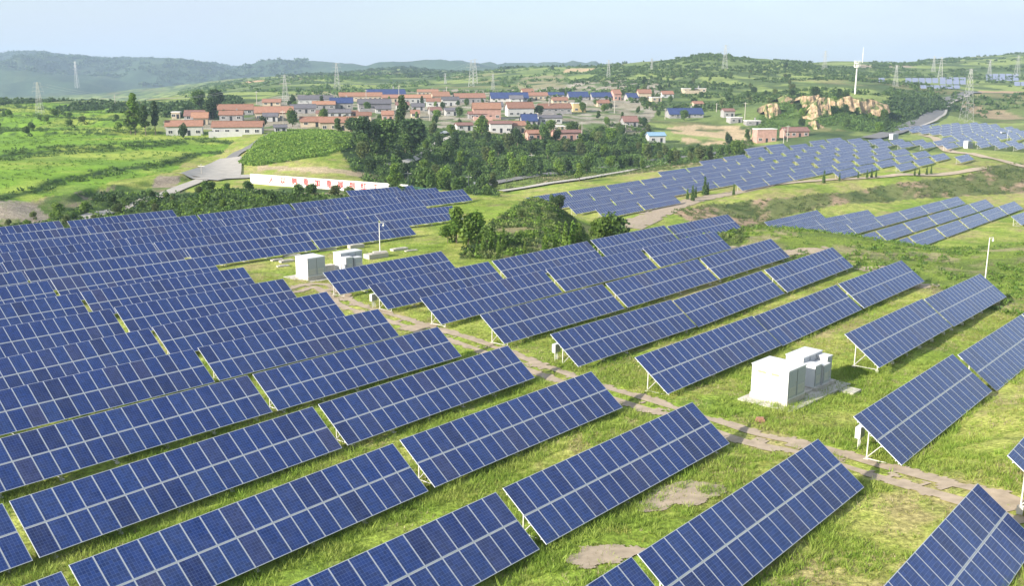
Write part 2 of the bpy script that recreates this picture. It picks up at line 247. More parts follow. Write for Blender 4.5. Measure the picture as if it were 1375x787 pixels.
('valley', '9', -185.5, 399.85, -30.56, 0.0, 18.2, 1.0),('upper', '0', -128.0, 458.0, -30.6, 0, 18.2, 1.0),('upper', '0', -128.0, 478.6, -30.6, 0, 18.2, 1.0),('upper', '1', -137.0, 454.85, -30.6, 0, 18.2, 1.0),
('upper', '1', -137.0, 475.45, -30.6, 0, 18.2, 1.0),('upper', '2', -146.0, 451.7, -30.6, 0, 18.2, 1.0),('upper', '2', -146.0, 472.3, -30.6, 0, 18.2, 1.0),('upper', '3', -155.0, 448.55, -30.6, 0, 18.2, 1.0),
('upper', '3', -155.0, 469.15, -30.6, 0, 18.2, 1.0),('upper', '4', -164.0, 445.4, -30.6, 0, 18.2, 1.0),('upper', '4', -164.0, 466.0, -30.6, 0, 18.2, 1.0),('upper', '5', -173.0, 442.25, -30.6, 0, 18.2, 1.0),
('upper', '5', -173.0, 462.85, -30.6, 0, 18.2, 1.0),('upper', '6', -182.0, 439.1, -30.6, 0, 18.2, 1.0),('upper', '6', -182.0, 459.7, -30.6, 0, 18.2, 1.0),('far', '0', -96.0, 478.0, -30.8, 0, 18.2, 1.0),
('far', '0', -96.0, 498.6, -30.76, 0, 18.2, 1.0),('far', '0', -96.0, 539.8, -30.68, 0, 18.2, 1.0),('far', '1', -103.6, 478.0, -30.8, 0, 18.2, 1.0),('far', '1', -103.6, 498.6, -30.76, 0, 18.2, 1.0),
('far', '1', -103.6, 539.8, -30.68, 0, 18.2, 1.0),('far', '2', -111.2, 478.0, -30.8, 0, 18.2, 1.0),('far', '2', -111.2, 498.6, -30.76, 0, 18.2, 1.0),('far', '2', -111.2, 539.8, -30.68, 0, 18.2, 1.0),
('far', '2', -111.2, 560.4, -30.64, 0, 18.2, 1.0),('far', '3', -118.8, 478.0, -30.8, 0, 18.2, 1.0),('far', '3', -118.8, 498.6, -30.76, 0, 18.2, 1.0),('far', '3', -118.8, 539.8, -30.68, 0, 18.2, 1.0),
('far', '3', -118.8, 560.4, -30.64, 0, 18.2, 1.0),('far', '3', -118.8, 581.0, -30.6, 0, 18.2, 1.0),('far', '4', -126.4, 505.0, -30.75, 0, 18.2, 1.0),('far', '4', -126.4, 525.6, -30.71, 0, 18.2, 1.0),
('far', '4', -126.4, 546.2, -30.67, 0, 18.2, 1.0),('far', '4', -126.4, 566.8, -30.63, 0, 18.2, 1.0),('far', '4', -126.4, 587.4, -30.59, 0, 18.2, 1.0),('far', '5', -134.0, 505.0, -30.75, 0, 18.2, 1.0),
('far', '5', -134.0, 525.6, -30.71, 0, 18.2, 1.0),('far', '5', -134.0, 546.2, -30.67, 0, 18.2, 1.0),('far', '5', -134.0, 566.8, -30.63, 0, 18.2, 1.0),('far', '5', -134.0, 587.4, -30.59, 0, 18.2, 1.0),
('far', '5', -134.0, 608.0, -30.54, 0, 18.2, 1.0),('far', '6', -141.6, 505.0, -30.75, 0, 18.2, 1.0),('far', '6', -141.6, 525.6, -30.71, 0, 18.2, 1.0),('far', '6', -141.6, 546.2, -30.67, 0, 18.2, 1.0),
('far', '6', -141.6, 566.8, -30.63, 0, 18.2, 1.0),('far', '6', -141.6, 587.4, -30.59, 0, 18.2, 1.0),('far', '6', -141.6, 608.0, -30.54, 0, 18.2, 1.0),('far', '6', -141.6, 628.6, -30.5, 0, 18.2, 1.0),
('far', '7', -149.2, 546.48, -30.67, 0, 18.2, 1.0),('far', '7', -149.2, 567.08, -30.63, 0, 18.2, 1.0),('far', '7', -149.2, 587.68, -30.58, 0, 18.2, 1.0),('far', '7', -149.2, 608.28, -30.54, 0, 18.2, 1.0),
('far', '7', -149.2, 628.88, -30.5, 0, 18.2, 1.0),('far', '8', -156.8, 553.32, -30.65, 0, 18.2, 1.0),('far', '8', -156.8, 573.92, -30.61, 0, 18.2, 1.0),('far', '8', -156.8, 594.52, -30.57, 0, 18.2, 1.0),
('far', '8', -156.8, 615.12, -30.53, 0, 18.2, 1.0),('far', '8', -156.8, 635.72, -30.49, 0, 18.2, 1.0),('far', '8', -156.8, 656.32, -30.45, 0, 18.2, 1.0),('far', '9', -164.4, 560.16, -30.64, 0, 18.2, 1.0),
('far', '9', -164.4, 580.76, -30.6, 0, 18.2, 1.0),('far', '9', -164.4, 601.36, -30.56, 0, 18.2, 1.0),('far', '9', -164.4, 621.96, -30.52, 0, 18.2, 1.0),('far', '9', -164.4, 642.56, -30.47, 0, 18.2, 1.0),
('far', '9', -164.4, 663.16, -30.43, 0, 18.2, 1.0),('far', '10', -172.0, 567.0, -30.63, 0, 18.2, 1.0),('far', '10', -172.0, 587.6, -30.58, 0, 18.2, 1.0),('far', '10', -172.0, 608.2, -30.54, 0, 18.2, 1.0),
('far', '10', -172.0, 628.8, -30.5, 0, 18.2, 1.0),('far', '10', -172.0, 649.4, -30.46, 0, 18.2, 1.0),('far', '10', -172.0, 670.0, -30.42, 0, 18.2, 1.0),('far', '11', -179.6, 573.84, -30.61, 0, 18.2, 1.0),
('far', '11', -179.6, 594.44, -30.57, 0, 18.2, 1.0),('far', '11', -179.6, 615.04, -30.53, 0, 18.2, 1.0),('far', '11', -179.6, 635.64, -30.49, 0, 18.2, 1.0),('far', '11', -179.6, 656.24, -30.45, 0, 18.2, 1.0),
('far', '12', -187.2, 580.68, -30.6, 0, 18.2, 1.0),('far', '12', -187.2, 601.28, -30.56, 0, 18.2, 1.0),('far', '12', -187.2, 621.88, -30.52, 0, 18.2, 1.0),('far', '12', -187.2, 642.48, -30.48, 0, 18.2, 1.0),
('far', '13', -194.8, 587.52, -30.58, 0, 18.2, 1.0),('far', '13', -194.8, 608.12, -30.54, 0, 18.2, 1.0),('far', '13', -194.8, 628.72, -30.5, 0, 18.2, 1.0),('far', '14', -202.4, 594.36, -30.57, 0, 18.2, 1.0),
('far', '14', -202.4, 614.96, -30.53, 0, 18.2, 1.0),('far', '14', -202.4, 635.56, -30.49, 0, 18.2, 1.0)]
# ------------------------------------------------------------ terrain
# bearing column (pixels of the photograph's width = tangent of the bearing) : list of (distance, height relative to the drone)
CX=687.5
COLS={
-500:[(6,-20),(60,-20.6),(130,-23.5),(155,-25.2),(190,-31),(205,-31),(215,-27.5),(260,-26.5),(330,-25.5),(450,-23.5),(600,-20),(700,-18),(950,-60),(1400,-70),(2000,-55),(3000,-40),(3800,30),(4600,90),(5600,10),(7000,-20)],
-100:[(6,-20),(60,-21.6),(100,-23),(130,-24),(155,-25.2),(190,-31),(203,-31),(213,-27.8),(260,-26.5),(330,-25.5),(450,-23.5),(600,-20),(700,-18),(950,-60),(1400,-70),(2000,-55),(3000,-35),(3800,25),(4600,78),(5600,10),(7000,-20)],
0:[(6,-20),(60,-21.8),(100,-22.8),(130,-23.8),(152,-25.2),(175,-30),(203,-31.2),(213,-27.8),(260,-26.5),(330,-25.5),(450,-23.5),(600,-20),(700,-18),(950,-60),(1400,-70),(2000,-55),(2800,-40),(3500,5),(4600,71),(5600,10),(7000,-20)],
60:[(6,-20),(60,-21.8),(100,-22.8),(130,-23.8),(152,-25.2),(175,-31),(215,-32),(228,-28),(260,-26.7),(330,-25.7),(450,-23.3),(600,-19.5),(700,-18),(950,-60),(1400,-68),(2000,-55),(2800,-35),(3500,20),(4500,84),(5500,10),(7000,-20)],
150:[(6,-20),(60,-22),(100,-22.9),(130,-24),(152,-25.2),(180,-31),(225,-32.5),(245,-31),(262,-28),(330,-26),(450,-22.5),(560,-19),(700,-18),(1000,-55),(1400,-62),(2000,-50),(2800,-30),(3500,5),(4500,54),(5500,0),(7000,-20)],
230:[(6,-20),(60,-22),(100,-22.9),(130,-24),(160,-25.2),(190,-29.5),(232,-31),(262,-30.6),(285,-28.2),(330,-26.5),(400,-24.6),(480,-22),(560,-18.5),(800,-17.5),(1200,-30),(2000,-35),(2800,-20),(3500,10),(4500,46),(5500,0),(7000,-20)],
290:[(6,-20),(60,-22),(100,-22.9),(135,-24),(165,-25.2),(182,-26.3),(205,-25.8),(226,-26),(246,-30),(290,-30.6),(345,-28.6),(400,-25),(430,-24.3),(480,-22.5),(560,-19),(700,-17),(1000,-16),(1500,-20),(2600,-15),(3500,6),(4500,28),(5500,-10),(7000,-20)],
370:[(6,-20),(60,-22),(100,-22.9),(140,-24.2),(170,-25.2),(190,-26.5),(215,-27.3),(245,-30),(272,-30.6),(300,-30.4),(316,-28),(335,-26.5),(365,-23.6),(400,-24.2),(430,-24.6),(480,-22.5),(560,-19.8),(700,-17.5),(900,-15.5),(1300,-9),(1800,-3),(2600,-6),(3500,4),(4500,12),(5500,-10),(7000,-20)],
450:[(6,-20),(60,-22),(100,-22.8),(140,-24.2),(175,-25.2),(200,-26.6),(225,-28.4),(250,-30.2),(285,-30.8),(306,-29.8),(330,-27),(365,-22.8),(400,-23),(440,-24.4),(480,-22.8),(560,-19.8),(700,-17.5),(900,-15),(1300,-7),(1800,1),(2600,-6),(3500,-5),(4500,3),(5500,-10),(7000,-20)],
530:[(6,-20),(60,-22),(100,-22.6),(140,-24),(175,-24.9),(205,-25),(225,-27),(247,-30.2),(285,-33),(325,-33),(365,-28),(400,-26.5),(440,-27),(480,-26),(560,-22.5),(700,-19),(900,-15.5),(1300,-6),(1700,1),(2200,15),(2800,0),(3500,-5),(4500,-5),(7000,-20)],
600:[(6,-20),(60,-21.8),(100,-22.6),(130,-23.4),(155,-24.8),(180,-24.9),(205,-24),(218,-24.2),(240,-31),(290,-36),(340,-36.5),(400,-33.5),(470,-28.2),(540,-24.5),(640,-20.5),(800,-17),(1000,-13),(1400,-5),(1800,4),(2400,6),(3200,0),(4500,32),(5500,-10),(7000,-20)],
690:[(6,-20),(60,-21.8),(100,-22.3),(128,-23.2),(150,-24.4),(180,-24.4),(203,-24.1),(216,-29),(250,-34.5),(300,-36),(335,-35.4),(400,-36),(460,-30.5),(540,-26),(640,-21.5),(800,-17),(1000,-11),(1300,2),(1550,10),(2200,-5),(4500,-8),(7000,-20)],
740:[(6,-20),(60,-21.5),(100,-22.2),(124,-23.2),(150,-24.4),(180,-24.8),(205,-25.6),(224,-31.5),(245,-34.6),(300,-35),(330,-35),(400,-37),(450,-32),(540,-26),(640,-21.5),(800,-16),(1000,-8),(1250,4),(1450,12),(2200,-5),(4500,-8),(7000,-20)],
790:[(6,-20),(60,-21.5),(100,-22.1),(124,-23.1),(150,-28),(180,-33.0),(225,-34.6),(300,-34.8),(330,-35),(400,-37.5),(450,-34.5),(540,-27),(640,-22.5),(800,-15),(1000,-5),(1250,8),(1450,11),(2200,-5),(4500,-8),(7000,-20)],
860:[(6,-20),(60,-21.5),(100,-22),(128,-23.1),(155,-29),(185,-34),(230,-34.6),(300,-34.6),(345,-35),(400,-37.5),(470,-36),(540,-29),(640,-23.5),(800,-13),(1000,-1),(1250,18),(1500,8),(2200,-10),(4500,-8),(7000,-20)],
950:[(6,-20),(60,-21.3),(100,-21.9),(138,-23),(165,-29.5),(200,-35),(225,-36.2),(242,-35.6),(262,-34.6),(345,-34.6),(375,-35.5),(430,-37.5),(480,-36),(530,-31.5),(580,-28),(700,-21),(850,-10),(1000,2),(1150,24),(1220,26.5),(1500,8),(2200,-10),(4500,-8),(7000,-20)],
1020:[(6,-20),(60,-21.3),(100,-21.8),(130,-22.6),(160,-26),(190,-31.5),(222,-37.6),(258,-38.6),(278,-34.9),(345,-34.5),(400,-34.6),(440,-36.5),(500,-35),(545,-32),(580,-27),(620,-19),(740,-16),(850,-9),(1000,-1),(1200,21.5),(1500,10),(2200,-10),(7000,-20)],
1100:[(6,-20),(60,-21),(100,-21.6),(130,-22.4),(160,-26.4),(185,-32),(205,-37),(268,-39),(292,-35),(345,-34.4),(430,-33.8),(470,-34),(540,-32),(562,-28),(585,-16.5),(640,-14.8),(800,-8),(1000,-2),(1300,13),(1500,18.5),(1900,0),(7000,-20)],
1200:[(6,-19.8),(60,-20.8),(100,-21.6),(126,-22.4),(155,-27),(180,-33),(195,-37),(300,-39.6),(322,-35.6),(345,-34.4),(430,-33.4),(500,-33.6),(590,-33),(640,-24),(700,-17),(850,-10),(1050,-1),(1350,13),(1550,17),(1900,0),(7000,-20)],
1300:[(6,-19.4),(60,-20.4),(90,-21.6),(120,-22.8),(150,-27),(180,-33),(195,-36.6),(330,-39.8),(356,-36),(375,-34.4),(430,-33.4),(500,-33.6),(600,-33.3),(680,-33),(740,-29.5),(820,-20),(930,-13),(1100,-3),(1400,20),(1650,30),(2000,10),(7000,-20)],
1400:[(6,-19),(60,-19.8),(90,-21),(120,-22.6),(150,-26),(185,-33),(215,-37),(335,-40.4),(365,-37),(395,-34.6),(470,-33.6),(680,-33.2),(740,-28.5),(820,-20),(930,-12.5),(1100,-3),(1350,24),(1600,40),(2000,15),(7000,-20)],
1900:[(6,-18.6),(60,-19),(90,-20.5),(120,-22.6),(160,-28),(200,-36),(340,-40),(400,-35),(680,-33),(820,-18),(1100,0),(1500,40),(1900,30),(7000,-20)],
}
_px=np.array(sorted(COLS)); _LG0,_LG1=math.log(6),math.log(7000); NLG=900
_lg=np.linspace(_LG0,_LG1,NLG); PXG=np.arange(-900,2304,4.0)
_Z=np.array([np.interp(_lg,[math.log(a) for a,b in COLS[p]],[b for a,b in COLS[p]]) for p in _px])
ZG=np.empty((len(PXG),NLG))
for k in range(NLG): ZG[:,k]=np.interp(PXG,_px,_Z[:,k])
def _blur(A,sig,ax):
    n=int(3*sig)+1; kx=np.arange(-n,n+1); kr=np.exp(-kx**2/(2*sig**2)); kr/=kr.sum()
    P=np.pad(A,[(n,n) if i==ax else (0,0) for i in range(2)],mode='edge'); out=np.zeros_like(A)
    for i,wt in enumerate(kr): out+=wt*(P[i:i+A.shape[0],:] if ax==0 else P[:,i:i+A.shape[1]])
    return out
ZG=_blur(ZG,4.5,0); ZG=_blur(ZG,2.2,1)
U2=np.array([math.cos(R_(50.46)),math.sin(R_(50.46))]); H2=np.array([math.sin(R_(50.46)),-math.cos(R_(50.46))])
TH=2.45
def ws(w,s): return w*H2+s*U2
def base_z(x,y):
    x=np.asarray(x,float); y=np.maximum(np.asarray(y,float),3.0)
    px=CX+FPX*1.0*x/y; lg=np.log(np.clip(np.hypot(y,0),6.001,6999))
    i=np.clip((px-PXG[0])/4.0,0,len(PXG)-1.001); j=np.clip((lg-_LG0)/(_LG1-_LG0)*(NLG-1),0,NLG-1.001)
    i0=i.astype(int); j0=j.astype(int); a=i-i0; b=j-j0
    return (ZG[i0,j0]*(1-a)+ZG[i0+1,j0]*a)*(1-b)+(ZG[i0,j0+1]*(1-a)+ZG[i0+1,j0+1]*a)*b
_sp=[]
for f_,r_,w_,s_,z_,sl_,L_,k_ in TABLES:
    for q in (0.02,.5,.98):
        for dh in (0.3,2.5):
            P=ws(w_+dh,s_+q*L_); _sp.append((P[0],P[1],z_+q*L_*sl_-TH*k_))
_sp=np.array(_sp); _res=_sp[:,2]-base_z(_sp[:,0],_sp[:,1])
from mathutils.kdtree import KDTree
def resid(x,y):
    """smooth correction so the ground runs under every table"""
    x=np.asarray(x,float); y=np.asarray(y,float); out=np.zeros(x.shape); n=len(x)
    for a in range(0,n,4000):
        dx=x[a:a+4000,None]-_sp[None,:,0]; dy=y[a:a+4000,None]-_sp[None,:,1]
        d2=dx*dx+dy*dy; W=np.exp(-d2/(2*3.2**2))+.02*np.exp(-d2/(2*9.0**2))
        out[a:a+4000]=(W*_res).sum(1)/(W.sum(1)+.0025)
    return out
def height(x,y):
    x=np.asarray(x,float); y=np.asarray(y,float); z=base_z(x,y)
    near=(y<420)&(y>0); r=np.zeros(x.shape); r[near]=resid(x[near],y[near]); z=z+r
    d=np.hypot(x,y)
    calm=np.exp(-np.abs(r)*0) 
    z=z+(fbm(x,y,9,3,5)-.5)*.25*sm(15,60,d)
    wild=sm(330,520,d)
    z=z+(fbm(x,y,60,4,21)-.5)*5.0*wild*(1-sm(900,1500,d)*.3)+(fbm(x,y,260,4,33)-.5)*14*sm(800,1500,d)
    z=z+((1-np.abs(fbm(x,y,1000,5,40)-.5)*5)*110-60)*sm(2300,3400,d)*(1-.55*sm(3800,4400,d))
    # gullies on the brush banks
    bank=sm(150,170,y)*(1-sm(345,360,y))*sm(860,940,CX+FPX*x/np.maximum(y,3))
    z=z+(fbm(x*1.6-y*.5,y*.5,9,3,51)-.5)*.9*bank*np.where(np.abs(r)<.02,1,0)
    # crop terraces on the left
    px=CX+FPX*x/np.maximum(y,3)
    f=sm(222,240,y)*(1-sm(640,690,y))*(1-sm(250,300,px))
    st=1.9; zz=z+ (fbm(x,y,90,2,77)-.5)*1.4
    fr=(zz/st)%1.0; z=z+f*( (sm(.40,.60,fr)-fr)*st*.75 )
    return z
TM=[]
def make_ground(mat_):
    ang=np.radians(np.concatenate([np.arange(-64,-32,.6),np.arange(-32,32,.125),np.arange(32,64.1,.6)]))
    rr=[5.0]
    while rr[-1]<7000:
        r=rr[-1]; rr.append(r*(1.03 if r<25 else 1.0085 if r<440 else 1.011 if r<1700 else 1.02))
    rr=np.array(rr); A,Rr=np.meshgrid(ang,rr); X=(np.sin(A)*Rr).ravel(); Y=(np.cos(A)*Rr).ravel()
    Z=height(X,Y)+CAMZ
    na,nr=len(ang),len(rr); i=np.arange(nr-1)[:,None]*na+np.arange(na-1)[None,:]; i=i.ravel()
    F=np.stack([i,i+1,i+na+1,i+na],1)
    # the sheet also runs under and behind the drone
    me=np_mesh('ground',np.stack([X,Y,Z],1),F,mat_,smooth=True)
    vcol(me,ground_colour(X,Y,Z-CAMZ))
    o=put('ground',me); tag(o,kind='structure')
    V=np.stack([X,Y,Z],1)
    TM.append((ang,rr,Z.reshape(nr,na)))
    return o
def gz(x,y):
    """exact height of the ground mesh (bilinear in its own grid)"""
    ang,rr,Z=TM[0]; x=np.atleast_1d(np.asarray(x,float)); y=np.atleast_1d(np.asarray(y,float))
    a=np.arctan2(x,y); r=np.hypot(x,y)
    i=np.clip(np.searchsorted(ang,a)-1,0,len(ang)-2); j=np.clip(np.searchsorted(rr,r)-1,0,len(rr)-2)
    fa=np.clip((a-ang[i])/(ang[i+1]-ang[i]),0,1); fr=np.clip((r-rr[j])/(rr[j+1]-rr[j]),0,1)
    return (Z[j,i]*(1-fa)+Z[j,i+1]*fa)*(1-fr)+(Z[j+1,i]*(1-fa)+Z[j+1,i+1]*fa)*fr
def ray(px,py):
    X=px-CX; v=-(py-393.5)/FPX; c,s=math.cos(PITCH),math.sin(PITCH)
    return np.array([X/FPX,c+v*s,-s+v*c])
def at(px,py,dmin=25,dmax=5000):
    """first point of the ground seen along that sight line"""
    d=ray(px,py); Y=np.exp(np.linspace(math.log(dmin),math.log(dmax),1600)); t=Y/d[1]
    X=d[0]*t; Zr=CAMZ+d[2]*t; g=gz(X,Y); below=np.nonzero(Zr<=g)[0]
    if len(below)==0:
        k=len(Y)-1
    else: k=below[0]
    if k>0:
        a=(Zr[k-1]-g[k-1]); b=(g[k]-Zr[k]); q=a/(a+b) if a+b>0 else 0; y=Y[k-1]+(Y[k]-Y[k-1])*q
    else: y=Y[k]
    x=d[0]/d[1]*y
    return Vector((x,y,float(gz(x,y)[0])))
def pd(px,d):
    """point on the ground on bearing column px at forward distance d"""
    x=(px-CX)/FPX*d; return Vector((x,d,float(gz(x,d)[0])))
def inpoly(px,d,poly):
    c=np.zeros(px.shape,bool); n=len(poly); j=n-1
    for i in range(n):
        xi,yi=poly[i]; xj,yj=poly[j]
        if yi!=yj:
            c^=((yi>d)!=(yj>d))&(px<(xj-xi)*(d-yi)/(yj-yi)+xi)
        j=i
    return c
Z_CROP=[(-600,212),(0,213),(60,228),(110,240),(150,262),(230,286),(262,330),(300,345),(330,400),(330,425),(230,400),(200,430),(160,560),(60,690),(-600,690)]
Z_CORN=[(322,318),(350,312),(400,322),(440,330),(470,350),(480,400),(430,425),(388,425),(366,395),(342,350)]
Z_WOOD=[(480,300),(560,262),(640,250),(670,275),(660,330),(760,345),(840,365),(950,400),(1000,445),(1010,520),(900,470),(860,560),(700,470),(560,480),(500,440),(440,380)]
Z_BRUSHL=[(-600,150),(150,152),(260,168),(440,178),(560,225),(560,262),(330,262),(262,250),(230,262),(150,255),(60,226),(0,212),(-600,212)]
Z_MOUND=[(616,124),(740,121),(800,121),(880,127),(1000,135),(1000,200),(880,200),(800,184),(775,208),(752,228),(730,218),(712,200),(694,182),(660,160),(636,142)]
Z_BANK=[(900,246),(950,225),(1010,205),(1040,245),(1060,262),(1200,300),(1400,336),(1900,340),(1900,380),(1400,392),(1330,372),(1300,352),(1200,322),(1100,290),(1020,276),(950,262)]
Z_RIM=[(1000,122),(1120,118),(1200,112),(1280,105),(1340,96),(1600,90),(1900,150),(1600,215),(1380,208),(1300,188),(1200,188),(1100,196),(1040,215),(1000,190)]
Z_DRY=[(1160,520),(1200,600),(1215,680),(1290,800),(1500,800),(1500,690),(1400,690),(1260,690),(1225,640)]
Z_ROADSIDE=[(640,300),(760,318),(860,350),(960,385),(1060,440),(1060,455),(940,440),(860,385),(760,350),(690,340)]
Z_VILL=[(335,432),(480,440),(560,470),(700,480),(860,520),(880,640),(880,950),(700,960),(480,900),(380,800),(335,560),(270,500),(225,480),(225,420)]
Z_YARD=[(920,495),(1005,500),(1010,530),(1000,560),(940,575),(890,545)]
BARE=[]  # (x,y,rx,ry,rot)
def ground_colour(X,Y,Z):
    px=CX+FPX*X/np.maximum(Y,1); d=Y; n=len(X)
    lush=np.array([.220,.310,.045]); yel=np.array([.370,.390,.100]); dryc=np.array([.36,.29,.15]); soil=np.array([.40,.31,.21]); dk=np.array([.060,.110,.026])
    def mixc(C,c,t): return C*(1-t[:,None])+np.asarray(c)*t[:,None]
    C=np.tile(lush,(n,1))
    n1=fbm(X,Y,7,4,1); n2=fbm(X,Y,2.2,3,2); n3=fbm(X,Y,22,3,3)
    C=mixc(C,yel,sm(.36,.58,n1*.6+n3*.4)); C=mixc(C,dk,.45*sm(.55,.72,n2*.7+(1-n3)*.3)); C=mixc(C,dryc,.7*sm(.52,.66,.6*fbm(X,Y,4,3,9)+.4*n3))
    C=mixc(C,[.21,.29,.04],.5*sm(.52,.7,fbm(X,Y,1.1,2,12)))
    # general countryside beyond
    far=sm(330,480,d); g2=fbm(X,Y,38,4,61); g3=fbm(X,Y,120,3,62)
    CF=np.tile(np.array([.150,.205,.062]),(n,1)); CF=mixc(CF,[.25,.31,.09],sm(.42,.58,g3)); CF=mixc(CF,[.055,.095,.034],.8*sm(.52,.64,g2))
    # terraced hillsides: dark hedges follow the contours
    ph=(Z/5.5+fbm(X,Y,150,2,64)*2.0)%1.0; te=sm(.0,.10,ph)*(1-sm(.24,.36,ph))
    CF=mixc(CF,[.040,.075,.026],.8*te*sm(.35,.5,fbm(X,Y,90,2,66)))
    CF=mixc(CF,[.30,.25,.12],.55*sm(.62,.74,fbm(X,Y,70,4,68)))
    C=C*(1-far[:,None])+CF*far[:,None]
    C=mixc(C,[.040,.075,.040],.9*sm(2000,2800,d))
    C=mixc(C,[.085,.115,.05],.6*sm(2000,2800,d)*sm(.5,.62,fbm(X,Y,240,4,69)))
    def zone(poly,jit=5):
        jx=(fbm(X,Y,12,3,91)-.5)*jit*2; jd=(fbm(X,Y,12,3,92)-.5)*jit*1.6
        return inpoly(px+jx,d+jd,poly).astype(float)
    z=zone(Z_CROP,3); st=(Z+(fbm(X,Y,90,2,77)-.5)*1.4)/1.9%1.0
    cc=np.tile(np.array([.175,.305,.032]),(n,1)); cc=mixc(cc,[.29,.36,.065],sm(.45,.6,fbm(X,Y,30,3,93))); cc=mixc(cc,[.12,.22,.035],.6*sm(.52,.64,fbm(X,Y,14,3,95)))
    cc=mixc(cc,[.045,.085,.025],.95*(sm(.28,.40,st)*(1-sm(.60,.70,st)))); 
    C=C*(1-z[:,None])+cc*z[:,None]
    z=zone(Z_CORN,2); C=mixc(C,[.135,.24,.03],z)
    z=zone(Z_BRUSHL); b=fbm(X,Y,6,4,96); bc=mixc(np.tile(np.array([.060,.105,.028]),(n,1)),[.30,.24,.17],.8*sm(.60,.68,b)); bc=mixc(bc,[.13,.20,.04],.7*sm(.5,.6,fbm(X,Y,9,3,97))); C=C*(1-z[:,None])+bc*z[:,None]
    z=zone(Z_MOUND,4); C=C*(1-z[:,None])+mixc(np.tile(np.array([.105,.145,.040]),(n,1)),[.30,.25,.14],.7*sm(.5,.6,b))*z[:,None]
    z=zone(Z_BANK,3); kc=mixc(np.tile(np.array([.150,.175,.060]),(n,1)),[.40,.28,.19],.9*sm(.44,.54,fbm(X*1.3-Y*.6,Y*.5,12,4,98))); kc=mixc(kc,[.05,.085,.025],.7*sm(.55,.65,b)); C=C*(1-z[:,None])+kc*z[:,None]
    z=zone(Z_RIM,4); rc=mixc(np.tile(np.array([.185,.250,.045]),(n,1)),[.34,.28,.17],.7*sm(.52,.62,b)); rc=mixc(rc,[.085,.13,.035],.5*sm(.5,.6,n1)); C=C*(1-z[:,None])+rc*z[:,None]
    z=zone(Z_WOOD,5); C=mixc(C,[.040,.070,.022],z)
    z=zone(Z_ROADSIDE,5); C=C*(1-z[:,None])+mixc(np.tile(np.array([.17,.23,.05]),(n,1)),[.36,.29,.17],sm(.48,.58,fbm(X,Y,16,3,99)))*z[:,None]
    z=zone(Z_DRY,8); C=C*(1-z[:,None])+mixc(np.tile(np.array([.13,.17,.05]),(n,1)),[.34,.26,.16],.9*sm(.45,.56,fbm(X,Y,30,3,99)))*z[:,None]
    z=zone(Z_VILL,5); v=fbm(X,Y,16,3,87); vc=mixc(np.tile(np.array([.30,.26,.20]),(n,1)),[.10,.15,.05],sm(.48,.56,v)); vc=mixc(vc,[.38,.34,.28],sm(.60,.68,fbm(X,Y,9,2,86))); C=C*(1-.9*z[:,None])+vc*.9*z[:,None]
    z=zone([(1010,545),(1215,545),(1235,640),(1215,680),(1060,640),(1000,580)],6); C=mixc(C,[.085,.145,.036],.9*z)
    z=zone(Z_YARD,6); C=mixc(C,[.52,.40,.24],z*sm(.38,.5,fbm(X,Y,10,3,89)))
    # quarry scar and bare faces on the far hills
    for pl,c in (([(752,1180),(798,1180),(790,1330),(764,1330)],[.50,.37,.22]),([(690,900),(760,900),(752,1150),(700,1150)],[.26,.24,.13]),([(1300,880),(1400,880),(1400,905),(1300,905)],[.45,.30,.2]),([(335,1350),(425,1350),(425,1480),(345,1480)],[.50,.33,.2]),([(1130,1240),(1215,1240),(1200,1320),(1140,1320)],[.36,.29,.22]),([(-80,205),(50,207),(62,214),(40,222),(-80,214)],[.36,.30,.24]),([(205,262),(238,262),(243,282),(215,282)],[.33,.26,.21]),([(345,306),(520,300),(520,309),(345,313)],[.46,.36,.24])):
        C=mixc(C,c,.9*zone(pl,4)*sm(.30,.42,fbm(X,Y,14 if d.max()<0 else 25,3,88)))
    # banks between terraces and steep soil
    return np.clip(C,.01,.8)
def ground_material():
    m=bpy.data.materials.new('countryside'); m.use_nodes=True; t=m.node_tree; b=t.nodes['Principled BSDF']; N=t.nodes.new; L=t.links.new
    b.inputs['Roughness'].default_value=.95; b.inputs['Specular IOR Level'].default_value=.1
    a=N('ShaderNodeVertexColor'); a.layer_name='ground_colour'; g=N('ShaderNodeNewGeometry')
    def nz(sc,det,lo,hi):
        n=N('ShaderNodeTexNoise'); n.inputs['Scale'].default_value=sc; n.inputs['Detail'].default_value=det; n.inputs['Roughness'].default_value=.65; L(g.outputs['Position'],n.inputs['Vector'])
        r=N('ShaderNodeMapRange'); r.inputs[1].default_value=.3; r.inputs[2].default_value=.7; r.inputs[3].default_value=lo; r.inputs[4].default_value=hi; L(n.outputs[0],r.inputs[0]); return n,r
    n1,r1=nz(3.4,8,.42,1.58); n2,r2=nz(.7,6,.70,1.30); n3,r3=nz(.045,5,.8,1.2)
    m1=N('ShaderNodeMath'); m1.operation='MULTIPLY'; L(r1.outputs[0],m1.inputs[0]); L(r2.outputs[0],m1.inputs[1])
    m2=N('ShaderNodeMath'); m2.operation='MULTIPLY'; L(m1.outputs[0],m2.inputs[0]); L(r3.outputs[0],m2.inputs[1])
    sc=N('ShaderNodeVectorMath'); sc.operation='SCALE'; L(a.outputs[0],sc.inputs[0]); L(m2.outputs[0],sc.inputs['Scale']); L(sc.outputs[0],b.inputs['Base Color'])
    bp=N('ShaderNodeBump'); bp.inputs['Strength'].default_value=.8; bp.inputs['Distance'].default_value=.22; L(n1.outputs[0],bp.inputs['Height']); L(bp.outputs[0],b.inputs['Normal'])
    return m
ground=make_ground(ground_material())
